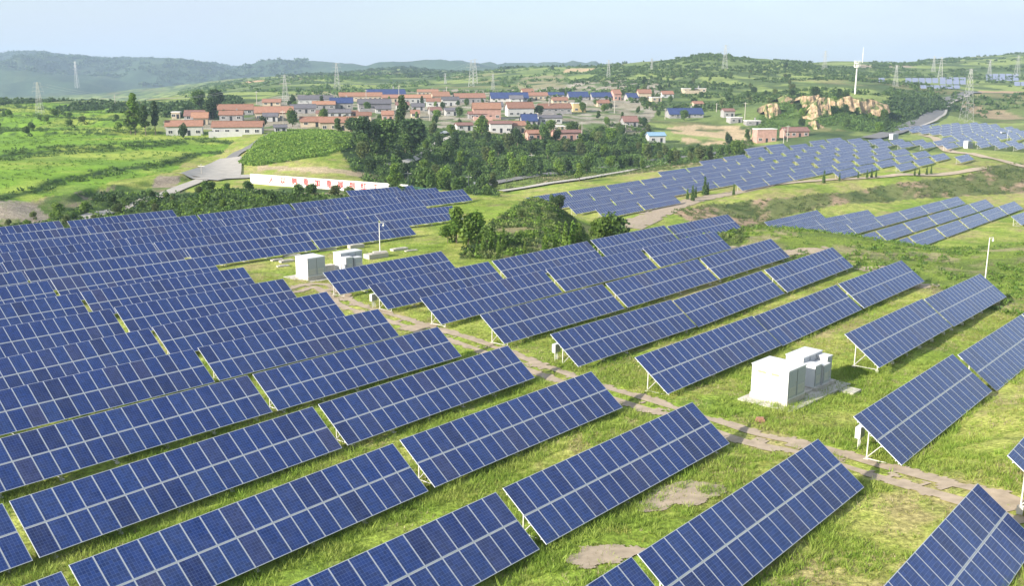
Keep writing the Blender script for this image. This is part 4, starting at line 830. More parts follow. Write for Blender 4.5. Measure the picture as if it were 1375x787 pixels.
# ------------------------------------------------------------ cliffs
M['loess']=mat('ochre_loess',(.44,.30,.17),.95,noise=.28,nscale=.16,bump=.6,spec=.05)
def streaks(m):
    t=m.node_tree; b=t.nodes['Principled BSDF']; N=t.nodes.new; L=t.links.new
    g=N('ShaderNodeNewGeometry'); mp=N('ShaderNodeMapping'); mp.inputs['Scale'].default_value=(.9,.9,.10); L(g.outputs['Position'],mp.inputs[0])
    n=N('ShaderNodeTexNoise'); n.inputs['Scale'].default_value=.7; n.inputs['Detail'].default_value=6; L(mp.outputs[0],n.inputs['Vector'])
    n2=N('ShaderNodeTexNoise'); n2.inputs['Scale'].default_value=.22; n2.inputs['Detail'].default_value=5; L(g.outputs['Position'],n2.inputs['Vector'])
    c=N('ShaderNodeValToRGB'); e=c.color_ramp.elements; e[0].position=.36; e[0].color=(.30,.21,.13,1); e[1].position=.62; e[1].color=(.50,.38,.24,1); L(n.outputs[0],c.inputs[0])
    r=N('ShaderNodeMapRange'); r.inputs[1].default_value=.50; r.inputs[2].default_value=.57; L(n2.outputs[0],r.inputs[0])
    x=N('ShaderNodeMix'); x.data_type='RGBA'; L(r.outputs[0],x.inputs['Factor']); L(c.outputs[0],x.inputs['A']); x.inputs['B'].default_value=(.13,.16,.06,1); L(x.outputs['Result'],b.inputs['Base Color'])
    bp=N('ShaderNodeBump'); bp.inputs['Strength'].default_value=1; bp.inputs['Distance'].default_value=.8; L(n.outputs[0],bp.inputs['Height']); L(bp.outputs[0],b.inputs['Normal'])
streaks(M['loess'])
def cliff(pts,tops,m,seed):
    """pts: px,py of the foot; tops: py of the rim. Fluted loess face with ledges"""
    V=[];F=[]; nl=26
    L_=[at(px,py,dmin=480) for px,py in pts]; n=len(L_); L_=[Vector((p.x,sum(q.y for q in L_)/n*.75+p.y*.25,p.z)) for p in L_]
    xs=np.linspace(0,n-1,(n-1)*14+1)
    for q in xs:
        i=min(int(q),n-2); t=q-i; p=L_[i].lerp(L_[i+1],t); px=pts[i][0]*(1-t)+pts[i+1][0]*t; py=pts[i][1]*(1-t)+pts[i+1][1]*t; ty=tops[i]*(1-t)+tops[i+1]*t
        d0=ray(px,py); p.z=CAMZ+d0[2]*p.y/d0[1]
        dd=ray(px,ty); h=max(CAMZ+dd[2]*(p.y+5)/dd[1]-p.z,.5)
        X1=np.array([p.x]); f1=fbm(X1,np.array([0.]),11,3,seed)[0]; f2=abs(fbm(X1,np.array([3.]),4.5,3,seed+1)[0]-.5)
        f3=fbm(X1,np.array([9.]),5,3,seed)[0]
        for k in range(nl):
            v=k/(nl-1); led=.9*(math.floor(v*5+f1*3)/5); 
            back=6.5*(.75*v+.25*led)+(f1-.5)*9*(1-.3*v)+f2*4.5+(fbm(X1,np.array([v*h]),3.2,4,seed+3)[0]-.5)*3.0
            V.append((p.x,p.y+back,p.z-1+v*(h+1)+(f3-.5)*2.4*v))
        V.append((p.x,p.y+26,p.z+h-3.0)); V.append((p.x,p.y+26,p.z-4))
    N_=nl+2; nc=len(xs)
    for a in range(nc-1):
        for k in range(N_-1): b=a*N_+k; F.append((b,b+N_,b+N_+1,b+1))
    me=np_mesh('cliff',np.array(V),np.array(F),m); return tag(put('cliff',me),kind='structure')
cliff([(1026,158),(1032,162),(1040,161),(1048,160),(1055,156)],[150,140,138,138,150],M['loess'],5)
cliff([(1081,167),(1088,163),(1096,160),(1104,156),(1113,152)],[160,149,139,132,131],M['loess'],9)
cliff([(1112,151),(1121,149),(1130,150),(1139,147),(1150,150)],[134,130,134,129,132],M['loess'],14)
cliff([(1147,156),(1154,160),(1162,160),(1170,157),(1177,148)],[135,131,132,133,140],M['loess'],19)
cliff([(1074,146),(1082,148),(1092,147),(1102,143)],[132,127,130,127],M['loess'],23)
cliff([(1046,139),(1058,140),(1068,138)],[132,128,131],M['loess'],27)
cliff([(1092,173),(1100,175),(1107,171)],[168,161,167],M['loess'],12)
# ------------------------------------------------------------ vegetation
def leaf_cloud(centres,radii,n,size,seed,squash=1.0,shell=.55):
    r=np.random.RandomState(seed); tot=sum(q**2 for q in radii); P=[]
    for c,ra in zip(centres,radii):
        k=max(6,int(n*ra**2/tot)); d=r.normal(size=(k,3)); d/=np.linalg.norm(d,axis=1)[:,None]
        rad=ra*(shell+(1-shell)*r.rand(k)**.6)*(1+.28*(r.rand(k)-.5)); p=d*rad[:,None]; p[:,2]*=squash
        P.append(p+np.array(c))
    P=np.concatenate(P); n=len(P)
    a=r.normal(size=(n,3)); a/=np.linalg.norm(a,axis=1)[:,None]; b=np.cross(a,r.normal(size=(n,3))); b/=np.linalg.norm(b,axis=1)[:,None]
    s=size*(.6+.8*r.rand(n))[:,None]; a*=s; b*=s*.75
    V=np.stack([P-a,P-b*.9+a*.1,P+a,P+b],1).reshape(-1,3); F=np.arange(4*n).reshape(n,4)
    return V,F
def lobes(seed,h,w,n,base=.3):
    r=random.Random(seed); C=[];Rd=[]
    for k in range(n):
        t=r.random(); z=h*(base+(1-base)*t); rr=w*(.30+.28*r.random())*(1-.45*max(0,t-.5)); a=r.uniform(0,6.28); q=w*.5*r.random()**.5*(1-.6*t)
        C.append((q*math.cos(a),q*math.sin(a),min(z,h-rr*.7))); Rd.append(rr)
    C.append((0,0,h*.62)); Rd.append(w*.42)
    return C,Rd
LM={'bright':leaf_mat('bright_leaves',(.115,.215,.034),(.200,.295,.050)),'mid':leaf_mat('mid_leaves',(.075,.145,.038),(.130,.205,.048)),'dark':leaf_mat('dark_leaves',(.045,.090,.034),(.085,.140,.042)),'brush':leaf_mat('brush_leaves',(.095,.150,.042),(.185,.215,.075))}
CROWN={}
for nm,h,w_,nl,n_,sz,sd,bs in (('round',8,3.6,9,1500,.34,1,.3),('wide',7,4.2,11,1700,.34,2,.28),('tall',13,2.8,12,2000,.36,3,.18),('loose',8,3.2,7,1100,.36,4,.3),('bushy',4,2.6,7,900,.26,5,.15),('column',3.2,.42,8,420,.13,6,.05)):
    C_,R2=lobes(sd,h,w_,nl,bs)
    if nm=='column': C_=[(0,0,h*(.12+.8*k/7)) for k in range(8)]; R2=[w_*(1-.09*k) for k in range(8)]
    V,F=leaf_cloud(C_,R2,n_,sz,sd)
    for kk,mm in LM.items(): CROWN[(nm,kk)]=np_mesh('crown_'+nm,V,F,mm)
TR={}
for nm,h in (('round',5),('wide',4.5),('tall',10),('loose',5.5),('bushy',2),('column',2.6)):
    m=MB(); s=.05 if nm in('column',) else .2 if nm!='bushy' else .09
    m.bar((0,0,-.8),(0,0,h*.6),s,7,r2=s*.6,cap=False); m.bar((0,0,h*.6),(s,0,h),s*.6,6,r2=s*.2)
    if nm!='column':
        for a in range(4):
            t=a*1.7+.4; m.bar((0,0,h*(.4+.08*a)),(math.cos(t)*h*.28,math.sin(t)*h*.28,h*(.75+.06*a)),s*.4,5,r2=s*.12)
    TR[nm]=m.mesh('trunk',M['bark'])
BASEH={'round':8,'wide':7,'tall':13,'loose':8,'bushy':4,'column':3.2}
def tree(P,kind,tone,h,label,group,cat='tree',name='tree'):
    k=h/BASEH[kind]; o=empty(name,P,random.uniform(0,6.28),label,cat,group)
    q=put('trunk',TR[kind],o); c=put('crown',CROWN[(kind,tone)],o); s=random.uniform(.9,1.15)
    q.scale=(k,k,k); c.scale=(k*s,k*s,k); return o
# named trees: px,py foot, height in px
for px,py,hp,kind,tone,lab in [(182,181,54,'tall','bright','tall pale poplar at the left edge of the village'),(196,182,40,'tall','mid','poplar right beside the tallest pale poplar'),(209,181,44,'tall','dark','dark poplar next to the leftmost red roof'),(176,180,30,'loose','bright','loose tree at the foot of the tall poplars'),
 (247,186,22,'round','dark','dark round tree in front of the leftmost red roofed house'),(286,160,26,'wide','dark','dark tree between the two red roofed rows at left'),(268,147,24,'wide','mid','broad tree behind the left village houses'),(290,146,24,'wide','dark','dark broad tree behind the left village houses'),
 (393,170,26,'round','mid','round tree beside the cream house above the lane'),(394,138,12,'round','dark','small round tree on the far field edge'),
 (540,190,60,'tall','mid','tall tree rising in the middle of the village'),(487,200,40,'wide','dark','dark tree at the right end of the green mound'),(520,205,42,'wide','mid','big tree below the village middle'),(553,205,42,'wide','dark','dark big tree right below the village middle'),
 (647,182,28,'round','bright','bright round tree at the village front'),(730,189,26,'round','mid','round tree beside the pink fronted house'),(695,196,26,'round','dark','dark round tree at the village front'),(567,143,14,'tall','dark','narrow dark tree among the red roofs'),
 (778,244,24,'loose','bright','small tree between road and solar field'),(1055,92,10,'round','dark','lone tree on the right skyline'),(1328,71,8,'round','dark','left lone tree on the far right ridge'),(1356,71,10,'wide','dark','right broad tree on the far right ridge'),(885,76,8,'wide','dark','tree clump on top of the middle hill')]:
    c=at(px,py,dmin=170); tree(c,kind,tone,hp*c.y/FPX,lab,'trees around the village')
# trees near the mound
for px,d,h,kind,tone,lab in [(612,136,5.0,'loose','bright','bright green young tree at the left foot of the grassy mound'),(628,133,3.4,'bushy','bright','low bright shrub in front of the mound tree'),(600,136,2.6,'bushy','bright','small shrub left of the mound tree'),(640,138,4.2,'bushy','bright','leafy shrub right of the mound tree'),(655,132,3.0,'bushy','mid','shrub behind the first blue row of the mound'),
   (742,214,3.6,'round','mid','round tree at the right end of the mound'),(752,206,3.2,'wide','dark','dark tree below the right end of the mound'),(722,170,1.5,'bushy','dark','dark shrub on the mound side'),(700,165,1.6,'bushy','brush','olive shrub in the middle of the mound side'),(815,150,5.6,'bushy','bright','bright yellow green shrub behind the solar rows'),(824,160,6.0,'bushy','mid','dark shrub beside the bright yellow green one')]:
    tree(pd(px,d),kind,tone,h,lab,'shrubs of the grassy mound','tree' if kind in('loose','round','wide') else 'shrub','tree' if kind in('loose','round','wide') else 'shrub')
cyp=[(640,126,2.2),(648,128,2.5),(659,129,3.0),(669,127,2.6),(676,131,3.2),(668,124,1.6),(705,125,2.2),(733,127,4.0),(748,128,4.2),(760,131,4.6),(761,126,2.2),(766,127,3.0),(770,132,4.8),(775,133,4.6),(779,134,4.6),(781,126,1.8)]
for k,(px,d,h) in enumerate(cyp): tree(pd(px,d),'column','bright',h,f'{ORD[k]} slim young cypress from the left behind the solar rows','slim young cypresses below the mound','cypress','cypress')
cyp2=[(923,268,3.2),(930,270,4.6),(934,266,3.4),(946,262,5.6),(950,262,4.0),(985,262,3.5),(1106,246,4.4),(1127,243,2.8),(1152,240,2.6),(1164,240,3.2),(1170,239,3.4),(1176,239,3.2),(1228,236,3.0),(1234,236,3.0),(1244,235,3.2),(1250,234,3.2)]
for k,(px,py,h) in enumerate(cyp2): tree(at(px,py,dmin=225),'column','mid',h,f'{ORD[k]} small dark cypress from the left along the bank path','small cypresses along the bank path','cypress','cypress')
# wood in the valley: each tree on its own
r_=random.Random(5); spots=[]
def sample(poly,n,mind,tries=6000):
    xs=[p[0] for p in poly]; ds=[p[1] for p in poly]; out=[]
    for _ in range(tries):
        if len(out)>=n: break
        px=r_.uniform(min(xs),max(xs)); d=r_.uniform(min(ds),max(ds))
        if not inpoly(np.array([px]),np.array([d]),poly)[0]: continue
        x=(px-CX)/FPX*d
        if all((x-a)**2+(d-b)**2>mind**2 for a,b,_ in spots): spots.append((x,d,px)); out.append((px,d))
    return out
def ordn(n):
    T=['twenty','thirty','forty','fifty','sixty','seventy','eighty','ninety']; T2=['twentieth','thirtieth','fortieth','fiftieth','sixtieth','seventieth','eightieth','ninetieth']
    b=['nineteenth']
    if n<=18: return ORD[n-1]
    if n==19: return 'nineteenth'
    h='';
    if n>=100: h='hundred and '; n-=100
    if n==0: return 'hundredth'
    if n<=18: return h+ORD[n-1]
    if n==19: return h+'nineteenth'
    return h+(T2[n//10-2] if n%10==0 else T[n//10-2]+'-'+ORD[n%10-1])
TONEW={'dark':'dark green','mid':'mid green','bright':'bright green','brush':'olive green'}
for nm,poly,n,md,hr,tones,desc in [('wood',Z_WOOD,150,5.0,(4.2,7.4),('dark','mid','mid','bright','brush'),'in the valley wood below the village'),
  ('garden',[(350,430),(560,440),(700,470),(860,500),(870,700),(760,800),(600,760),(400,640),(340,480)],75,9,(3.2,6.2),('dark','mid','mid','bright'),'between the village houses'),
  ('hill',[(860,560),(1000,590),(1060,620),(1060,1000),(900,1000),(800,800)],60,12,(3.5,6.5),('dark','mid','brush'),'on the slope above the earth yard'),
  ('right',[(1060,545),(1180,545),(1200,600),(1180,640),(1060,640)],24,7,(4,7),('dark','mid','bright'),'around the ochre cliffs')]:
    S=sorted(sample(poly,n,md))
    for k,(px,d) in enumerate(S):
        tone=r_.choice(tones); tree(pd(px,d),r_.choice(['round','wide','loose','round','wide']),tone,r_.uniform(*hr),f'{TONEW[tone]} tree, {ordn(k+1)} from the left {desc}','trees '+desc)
for nm,poly,n,md,hr,desc in [('slope',[(120,172),(260,176),(440,190),(540,200),(540,218),(330,240),(240,240),(120,240)],30,3,(1.6,3.4),'on the slope between left field and village road'),
  ('fieldedge',[(0,204),(60,214),(240,246),(240,232),(60,200),(0,185)],12,4,(1.6,3.0),'in the gully below the crop field'),
  ('croptree',[(-60,380),(180,380),(200,440),(60,520),(-60,520)],20,9,(2.2,4.2),'between the left crop fields')]:
    S=sorted(sample(poly,n,md))
    for k,(px,d) in enumerate(S):
        tone=r_.choice(['brush','mid','bright','mid']); tree(pd(px,d),'bushy',tone,r_.uniform(*hr),f'{TONEW[tone]} shrub, {ordn(k+1)} from the left {desc}','shrubs '+desc,'shrub','shrub')
# brush: uncountable low growth
def brush(name,spots_,size,tone,per=34,leaf=.2,seed=1,kindcat=('brush','low green brush')):
    r=np.random.RandomState(seed); Vs=[];n=0
    P=np.array([(x,y) for x,y,_ in spots_]); S=np.array([s for *_,s in spots_]); G=gz(P[:,0],P[:,1])
    K=len(P); c=np.stack([P[:,0],P[:,1],G],1)
    d=r.normal(size=(K,per,3)); d/=np.linalg.norm(d,axis=2)[:,:,None]; d[:,:,2]=np.abs(d[:,:,2])*.9
    rad=(S[:,None]*(.45+.6*r.rand(K,per)))[:,:,None]; p=c[:,None,:]+d*rad; p=p.reshape(-1,3); N_=len(p)
    a=r.normal(size=(N_,3)); a/=np.linalg.norm(a,axis=1)[:,None]; b=np.cross(a,r.normal(size=(N_,3))); b/=np.linalg.norm(b,axis=1)[:,None]
    s=(np.repeat(S,per)*leaf*(.6+.8*r.rand(N_)))[:,None]; a*=s; b*=s*.7
    V=np.stack([p-a,p-b,p+a,p+b],1).reshape(-1,3); F=np.arange(4*N_).reshape(N_,4)
    return tag(put(name,np_mesh(name,V,F,LM[tone])),kindcat[1],kindcat[0],kind='stuff')
def scatter(poly,n,s0,s1,seed,thr=.0,nsc=14,avoid=True):
    if poly is Z_BRUSHL: poly=[(-600,150),(150,152),(260,168),(440,178),(540,200),(540,222),(330,243),(262,236),(230,250),(150,252),(60,206),(0,197),(-600,197)]
    r=np.random.RandomState(seed); xs=[p[0] for p in poly]; ds=[p[1] for p in poly]; out=[]
    while len(out)<n:
        px=r.uniform(min(xs),max(xs),n*3); u=r.rand(n*3); d=np.sqrt(u*(max(ds)**2-min(ds)**2)+min(ds)**2)
        x=(px-CX)/FPX*d; ok=inpoly(px,d,poly)&(fbm(x,d,nsc,3,seed)>thr)
        if ok.sum()==0: break
        for a,b in zip(x[ok],d[ok]): out.append((a,b,r.uniform(s0,s1)))
        seed+=1
    return out[:n]
brush('brush',scatter(Z_BRUSHL,2600,.5,1.5,1,.44),1,'mid',30,.22,1,('brush','mid green bushes on the slope between left field and village road'))
brush('brush',scatter(Z_BRUSHL,1500,.5,1.6,2,.5),1,'dark',30,.22,2,('brush','dark thicket on the slope between left field and village road'))
brush('brush',scatter(Z_BRUSHL,800,.5,1.4,3,.5),1,'bright',30,.22,3,('brush','bright leafy bushes on the slope below the white wall'))
brush('brush',scatter(Z_MOUND,1100,.3,.85,4,.48,8),1,'dark',30,.2,4,('brush','dark brush covering the side of the grassy mound'))
brush('brush',scatter(Z_MOUND,1800,.3,.9,34,.40,8),1,'bright',30,.22,34,('brush','bright leafy growth on the side of the grassy mound'))
brush('brush',scatter(Z_MOUND,2600,.25,.8,5,.36,8),1,'brush',30,.22,5,('brush','olive brush on the side of the grassy mound'))
brush('brush',scatter(Z_BANK,2400,.3,.9,6,.52,9),1,'brush',24,.24,6,('brush','patchy brush on the bank between the two terraces'))
brush('brush',scatter(Z_RIM,2000,.25,.7,7,.50,8),1,'bright',26,.22,7,('brush','bright weeds along the rim of the near field'))
brush('brush',scatter(Z_RIM,600,.3,.7,8,.54,8),1,'mid',26,.22,8,('brush','darker weeds along the rim of the near field'))
brush('undergrowth',scatter(Z_WOOD,4200,.8,1.9,9,.30),1,'mid',26,.22,9,('undergrowth','dark undergrowth of the valley wood'))
brush('brush',scatter([(1020,548),(1190,548),(1215,600),(1190,660),(1060,640),(1010,575)],2600,.8,2.0,31,.33),1,'mid',26,.22,31,('brush','bushes around the ochre cliffs'))
brush('brush',scatter([(1150,540),(1215,590),(1235,680),(1205,690),(1150,600)],260,1.2,2.6,32,.35),1,'dark',26,.22,32,('brush','dark bushes between the cliffs and the hill road'))
brush('brush',scatter([(1030,592),(1190,592),(1215,640),(1100,640),(1030,620)],700,.8,2.0,33,.30),1,'mid',26,.22,33,('brush','bushes along the top of the ochre cliffs'))
brush('undergrowth',scatter(Z_ROADSIDE,1400,.3,.9,14,.5),1,'brush',22,.24,14,('undergrowth','weeds beside the valley road'))
brush('corn',[(x,y,s) for x,y,s in scatter(Z_CORN,3600,.8,1.4,10,.0)],1,'bright',22,.24,10,('corn','tall bright corn on the mound below the village'))
# hedges on the crop terraces follow the steps
sp_=scatter(Z_CROP,26000,.5,1.3,11,.0); X_=np.array([a for a,b,c in sp_]); Y_=np.array([b for a,b,c in sp_]); zc=(base_z(X_,Y_)+(fbm(X_,Y_,90,2,77)-.5)*1.4)/1.9%1.0
hd=[s for s,q in zip(sp_,zc) if .34<q<.58][:5200]; brush('hedge',hd,1,'mid',24,.24,11,('hedge','dark hedges and weeds along the crop terrace edges'))
cp=[s for s,q in zip(sp_,zc) if not .26<q<.72][:4500]; brush('crop',[(a,b,c*.7) for a,b,c in cp],1,'bright',16,.28,12,('crop','bright green crop on the left terraces'))
# far woods and scattered scrub on the hills
def farwood(poly,n,s0,s1,seed,thr,tone,lab,nsc=60): brush('far_wood',scatter(poly,n,s0,s1,seed,thr,nsc),1,tone,20,.34,seed,('far wood',lab))
farwood([(860,640),(1080,640),(1180,700),(1180,1300),(800,1300),(760,900)],1900,1.6,3.4,21,.50,'mid','scrub and trees on the middle hill')
farwood([(-200,560),(330,480),(330,720),(0,720),(-200,720)],1500,1.6,3.4,22,.5,'dark','hedges at the end of the left fields')
farwood([(1180,700),(1500,730),(1500,1700),(1150,1500)],1500,1.6,3.6,23,.52,'mid','scrub on the far right hillside')
farwood([(250,720),(860,720),(860,1500),(600,1900),(250,1900)],2000,1.8,3.8,24,.53,'mid','scrub on the hills behind the village')
farwood([(380,1500),(860,1200),(860,2300),(380,2500)],1500,3,6,25,.53,'dark','woods on the distant ridge')
farwood([(1185,560),(1230,650),(1245,700),(1300,760),(1260,800),(1180,700),(1170,600)],700,1.5,3.2,26,.42,'dark','bushes beside the asphalt hill road')
farwood([(-200,3000),(420,3000),(420,4600),(-200,4600)],4000,7,14,27,.47,'dark','forest on the distant mountain',260)

# ------------------------------------------------------------ grass in the near fields
_trk=np.array([(p.x,p.y) for p in smoothline([at(*q) for q in [(330,400),(385,392),(430,384),(470,410),(540,432),(640,464),(752,506),(860,541),(1000,586),(1110,612),(1240,650),(1390,700)]],1.0)])
def grass(name,n,dm0,dm1,hmin,hmax,seed,tone,lab,thr=.0,bl=7,rows=False):
    r=np.random.RandomState(seed); px=r.uniform(-160,1560,n*3); u=r.rand(n*3); d=np.sqrt(u*(dm1**2-dm0**2)+dm0**2); x=(px-CX)/FPX*d/.95
    f=fbm(x,d,3.0,3,seed); wv=x*H2[0]+d*H2[1]; ph=((-wv-18.3)%8.86)/8.86
    # taller growth along the low edge of each row, thinner in the lanes
    keep=f>thr
    if rows: keep&=((ph>.58)&(ph<.86)&(r.rand(n*3)<.9))|(r.rand(n*3)<.28)
    keep&=~((fbm(x,d,22,3,3)>.62)&(r.rand(n*3)<.6))
    x=x[keep]; d=d[keep]; ph=ph[keep]
    near_=np.array([((x[i:i+3000,None]-_trk[None,:,0])**2+(d[i:i+3000,None]-_trk[None,:,1])**2).min(1) for i in range(0,len(x),3000)],dtype=object); near_=np.concatenate([q.astype(float) for q in near_]); ok_=(near_>1.7**2)|((near_<.35**2)&(r.rand(len(x))<.5))
    x=x[ok_][:n]; d=d[ok_][:n]; ph=ph[ok_][:n]; N_=len(x); g=gz(x,d)
    hh=hmin+(hmax-hmin)*r.rand(N_)**1.6
    if rows: hh*=np.where((ph>.58)&(ph<.86),1.25,.7)
    a=r.rand(N_,bl)*6.283; rad=r.rand(N_,bl)*.16; bx=x[:,None]+np.cos(a)*rad; by=d[:,None]+np.sin(a)*rad
    lean=(.25+.5*r.rand(N_,bl))*hh[:,None]; h=hh[:,None]*(.6+.5*r.rand(N_,bl)); wd=.014+.014*r.rand(N_,bl)
    ta=r.rand(N_,bl)*6.283; bz=np.repeat(g[:,None],bl,1)-.03
    p0=np.stack([bx-np.cos(ta)*wd,by-np.sin(ta)*wd,bz],-1); p1=np.stack([bx+np.cos(ta)*wd,by+np.sin(ta)*wd,bz],-1); p2=np.stack([bx+np.cos(a)*lean,by+np.sin(a)*lean,bz+h],-1)
    V=np.stack([p0,p1,p2],2).reshape(-1,3); F=np.arange(len(V)).reshape(-1,3)
    return tag(put(name,np_mesh(name,V,F,GM[tone])),lab,'grass',kind='stuff')
GM={'tan':leaf_mat('dry_stalks',(.36,.30,.17),(.46,.40,.24),.3,.2),'lush':leaf_mat('lush_grass',(.21,.32,.045),(.32,.39,.085),.3,.4),'yellow':leaf_mat('yellow_grass',(.26,.29,.06),(.34,.34,.10),.3,.35)}
# exclude tracks roughly by drawing them later: tufts are small
grass('grass',60000,28,100,.10,.40,41,'lush','lush green grass between the solar rows',.40,7,True)
grass('grass',48000,28,110,.06,.24,42,'yellow','yellowish grass in the near fields',.50,6)
grass('grass',22000,28,75,.18,.5,46,'lush','broad leaved weeds close to the camera',.50,9)
grass('grass',30000,28,110,.08,.30,45,'tan','dry tan stalks among the near grass',.52,4)
grass('grass',26000,95,235,.15,.5,43,'lush','green grass of the farther fields and the mound',.45,5)

# ------------------------------------------------------------ poles and pylons
def lattice(P,h,w0,label,arms=3):
    o=empty('pylon',P,R_(random.uniform(-20,30)),label,'pylon','lattice power pylons')
    t=.1 if h<40 else .16
    t=max(.07,P.y*.00010)
    m=MB(); k=w0*.16
    for sx in(-1,1):
        for sy in(-1,1): m.bar((sx*w0/2,sy*w0/2,-1),(sx*k/2,sy*k/2,h),t,4)
    m.build('legs',M['rail'],o)
    m=MB(); N_=8
    for i in range(N_):
        z0=h*i/N_; z1=h*(i+1)/N_; a=w0/2+(k/2-w0/2)*i/N_; b=w0/2+(k/2-w0/2)*(i+1)/N_
        for s in(-1,1):
            m.bar((-a,s*a,z0),(b,s*b,z1),t*.6); m.bar((a,s*a,z0),(-b,s*b,z1),t*.6); m.bar((s*a,-a,z0),(s*b,b,z1),t*.6); m.bar((s*a,a,z0),(s*b,-b,z1),t*.6)
    m.build('bracing',M['rail'],o)
    for q in range(arms):
        z=h*(.97-.13*q); L_=w0*(.55+.18*q); m=MB()
        for s in(-1,1): m.bar((0,0,z),(s*L_,0,z+.1),t*.7); m.bar((0,0,z+h*.035),(s*L_,0,z+.1),t*.5); m.bar((s*L_,0,z+.1),(s*L_,0,z-1.4),t*.5)
        m.build('cross_arm',M['rail'],o)
    return o
for px,py,top_,w0,lab in [(54,152,110,3.5,'thin lattice pylon at the far left of the crop fields'),(104,118,82,9,'faint pylon on the distant mountain'),(384,141,100,4.2,'pylon at the edge of the fields behind the left village'),(453,122,84,6,'pylon behind the left part of the village'),(598,112,98,6,'small pylon on the fields behind the village'),(633,116,80,7,'left one of two close pylons behind the village'),(638,112,79,7,'right one of two close pylons behind the village'),(662,120,99,6,'pylon right of the two close ones'),(817,104,80,7,'faint pylon on the middle hillside'),(875,93,78,8,'pylon on the slope of the middle hill'),
   (1297,164,92,7,'tall lattice pylon beside the asphalt hill road'),(1262,106,76,6,'right one of two pylons on the right hillside'),(1253,96,75,6,'left one of two pylons on the right hillside'),(1202,116,87,5,'thin pylon behind the terraced field'),(1365,103,74,7,'pylon at the far right edge'),(1328,101,80,5,'small pylon near the right edge'),(1107,93,68,9,'faint pylon on the right skyline'),(973,92,60,9,'pale mast like pylon on the hill top')]:
    c=at(px,py,dmin=400); d=ray(px,top_); h=CAMZ+d[2]*c.y/d[1]-c.z; lattice(c,max(h,8),min(w0,max(h,8)*.22),lab)
def wires(pts,lab):
    m=MB()
    for (a,b) in zip(pts[:-1],pts[1:]):
        for off in (-3,3):
            n=14; A=Vector(a)+Vector((off,0,0)); B=Vector(b)+Vector((off,0,0))
            P=[A.lerp(B,k/n)-Vector((0,0,4*9*(k/n)*(1-k/n))) for k in range(n+1)]
            for k in range(n): m.bar(P[k],P[k+1],.045,3,cap=False)
    tag(m.build('power_line',M['rail']),lab,'power line')
def ptop(px,py): d=ray(px,py); c_=at(px,py+50 if py+50<165 else 160,dmin=400); return Vector((d[0]/d[1]*c_.y,c_.y,CAMZ+d[2]/d[1]*c_.y))
wires([ptop(54,113),ptop(384,103),ptop(633,84)],'faint power line sagging between the left field pylon and the village pylons')
# telecom mast with platforms
c=at(1148,126,dmin=560); d=ray(1148,84); h=CAMZ+d[2]*c.y/d[1]-c.z
o=empty('telecom_mast',c,0,'thick white telecom mast with two round platforms above the cliffs','mast')
m=MB(); m.bar((0,0,-1),(0,0,h),.62,12,r2=.38); m.build('pole',M['white'],o)
for z in (.97,.85):
    m=MB(); m.bar((0,0,h*z),(0,0,h*z+.5),1.9,12,r2=2.0); m.build('platform',M['white'],o)
    m=MB()
    for k in range(9): a=k*.698; m.box(math.cos(a)*2.0-.18,math.sin(a)*2.0-.18,h*z+.5,math.cos(a)*2.0+.18,math.sin(a)*2.0+.18,h*z+2.2)
    m.build('antenna',M['white'],o)
c=at(1158,84,dmin=900); d=ray(1158,63); h=CAMZ+d[2]*c.y/d[1]-c.z
o=empty('radio_mast',c,0,'pale radio mast on the right skyline','mast'); m=MB(); m.bar((0,0,-1),(0,0,h),.55,8,r2=.25); m.build('pole',M['white'],o)
m=MB(); m.box(-.9,-.9,h*.5,.9,.9,h*.54); m.build('platform',M['white'],o)
def pole(px,py,top_,lab,arm=True,dmin=230):
    c=at(px,py,dmin=dmin); d=ray(px,top_); h=max(CAMZ+d[2]*c.y/d[1]-c.z,3); o=empty('utility_pole',c,R_(random.uniform(-20,20)),lab,'pole','concrete utility poles'); r=max(.13,c.y*.0004)
    m=MB(); m.bar((0,0,-.5),(0,0,h),r,7,r2=r*.7); m.build('shaft',M['kerb'],o)
    if arm: m=MB(); m.box(-1.1,-.07,h-.7,1.1,.07,h-.55); m.build('cross_arm',M['steel'],o)
for a in [(271,236,220,'short pale pole on the village square'),(548,248,230,'short pole at the right end of the white wall'),(629,250,235,'short pole at the crest behind the left field'),(714,230,206,'pale pole in front of the valley wood'),(381,178,148,'pole at the head of the village lane'),(577,162,140,'pole among the trees right of the village middle'),(737,152,131,'pole in front of the low row of the right village'),(781,196,163,'pole in the wood beside the pink house'),(825,152,134,'left pole of the wood edge'),(840,178,165,'left one of two close poles in the wood'),(834,178,164,'right one of two close poles in the wood'),(893,160,145,'pole left of the large solar roof'),(962,150,138,'pole above the earth yard'),(1000,160,137,'pole right of the earth yard'),(1052,192,172,'left pole below the ochre cliffs'),(1057,190,168,'right pole below the ochre cliffs'),(155,142,127,'small pole on the left crop field'),(345,140,122,'pole behind the left village houses'),(600,130,116,'pole behind the orange roofs'),(492,140,120,'pole left of the solar hall'),(536,138,114,'pole right of the solar hall')]:
    pole(*a)
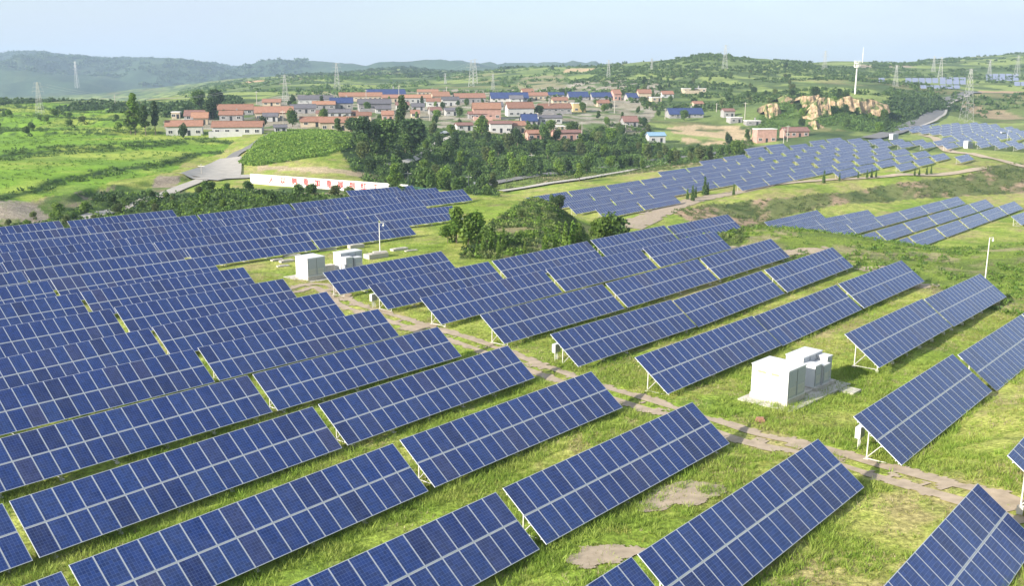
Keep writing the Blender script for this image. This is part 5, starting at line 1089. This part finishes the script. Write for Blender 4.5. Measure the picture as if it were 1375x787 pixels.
# white gate posts and fence by the crest
for px,py,l in [(637,250,'white gate post at the crest, left one'),(641,250,'white gate post at the crest, right one')]:
    c=at(px,py,dmin=190); m=MB(); m.box(-.3,-.3,-.5,.3,.3,1.3); m.box(-.38,-.38,1.3,.38,.38,1.42); tag(m.build('gate_post',M['white'],None,c),l,'post','white gate posts at the crest')
fo=empty('fence',pd(548,250),0,'green mesh fence behind the crest of the left field','fence'); b0=pd(548,250); b1=pd(592,240)
m1=MB(); m2=MB()
for k in range(7):
    p=b0.lerp(b1,k/6)-b0; z=float(gz(b0.x+p.x,b0.y+p.y)[0])-b0.z; m1.bar((p.x,p.y,z-.5),(p.x,p.y,z+2.6),.07)
    if k<6:
        q=b0.lerp(b1,(k+1)/6)-b0; zz=float(gz(b0.x+q.x,b0.y+q.y)[0])-b0.z
        for h_ in np.arange(.2,2.5,.28): m2.bar((p.x,p.y,z+h_),(q.x,q.y,zz+h_),.03)
m1.build('fence_posts',mat('green_paint',(.08,.25,.2),.6),fo); m2.build('fence_mesh',mat('green_wire',(.10,.28,.22),.6),fo)
# car parked on the valley road
def car(px,py,lab,col,dmin=230):
    c=at(px,py,dmin=dmin)+Vector((0,0,.55)); o=empty('parked_car',c,R_(25),lab,'car'); mt=mat('car_paint',col,.3,coat=.5)
    m=MB(); m.box(-2.1,-.85,.3,2.1,.85,.85); m.quad([(-1.3,-.7,.852),(1.2,-.7,.852),(.8,-.62,1.4),(-1.0,-.62,1.4)]); m.quad([(1.2,.7,.852),(-1.3,.7,.852),(-1.0,.62,1.4),(.8,.62,1.4)]); m.quad([(-1.0,-.62,1.4),(.8,-.62,1.4),(.8,.62,1.4),(-1.0,.62,1.4)]); m.build('body',mt,o)
    m=MB(); m.quad([(1.2,-.7,.853),(1.2,.7,.853),(.8,.62,1.4),(.8,-.62,1.4)]); m.quad([(-1.3,.7,.853),(-1.3,-.7,.853),(-1.0,-.62,1.4),(-1.0,.62,1.4)]); m.build('window',M['dark'],o)
    for sx in(-1.3,1.3):
        for sy in(-.86,.86): m=MB(); m.bar((sx,sy-.1,.32),(sx,sy+.1,.32),.32,12); m.build('wheel',M['dark'],o)
car(953,209,'white car on the valley road by the large solar field',(.8,.8,.8)); car(597,181,'pale car parked at the end of the wood path',(.7,.75,.8),330)
# distant solar arrays too many to count
V=[];
m=MB()
for (px0,px1,py0,py1) in [(1216,1262,107,113),(1262,1300,106,114),(1236,1290,117,120),(1180,1196,107,111),(1324,1375,101,109),(1362,1400,112,116)]:
    for py in np.arange(py0,py1,1.3):
        a=at(px0,py,dmin=700); 
        for q in range(int((px1-px0)/9)):
            p=at(px0+9*q+4,py,dmin=700); Wd=8.2*p.y/FPX/2
            m.quad([(p.x-Wd,p.y-1.6,p.z+.7),(p.x+Wd,p.y-.2,p.z+.7),(p.x+Wd,p.y+2.6,p.z+2.0),(p.x-Wd,p.y+1.2,p.z+2.0)])
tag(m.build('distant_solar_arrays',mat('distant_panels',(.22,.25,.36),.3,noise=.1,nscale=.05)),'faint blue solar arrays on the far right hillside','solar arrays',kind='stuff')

# ------------------------------------------------------------ haze
x0,x1,y0,y1,z0,z1=-7400,7400,-60,7100,-85,210
m=MB(); m.box(x0,y0,z0,x1,y1,z1); hz=bpy.data.materials.new('haze'); hz.use_nodes=True; t=hz.node_tree; t.nodes.remove(t.nodes['Principled BSDF'])
v=t.nodes.new('ShaderNodeVolumePrincipled'); v.inputs['Color'].default_value=(.58,.77,1,1); v.inputs['Density'].default_value=1.5e-4; v.inputs['Anisotropy'].default_value=0.0
t.links.new(v.outputs[0],t.nodes['Material Output'].inputs['Volume'])
tag(m.build('haze',hz),'pale blue summer haze','haze',kind='stuff')
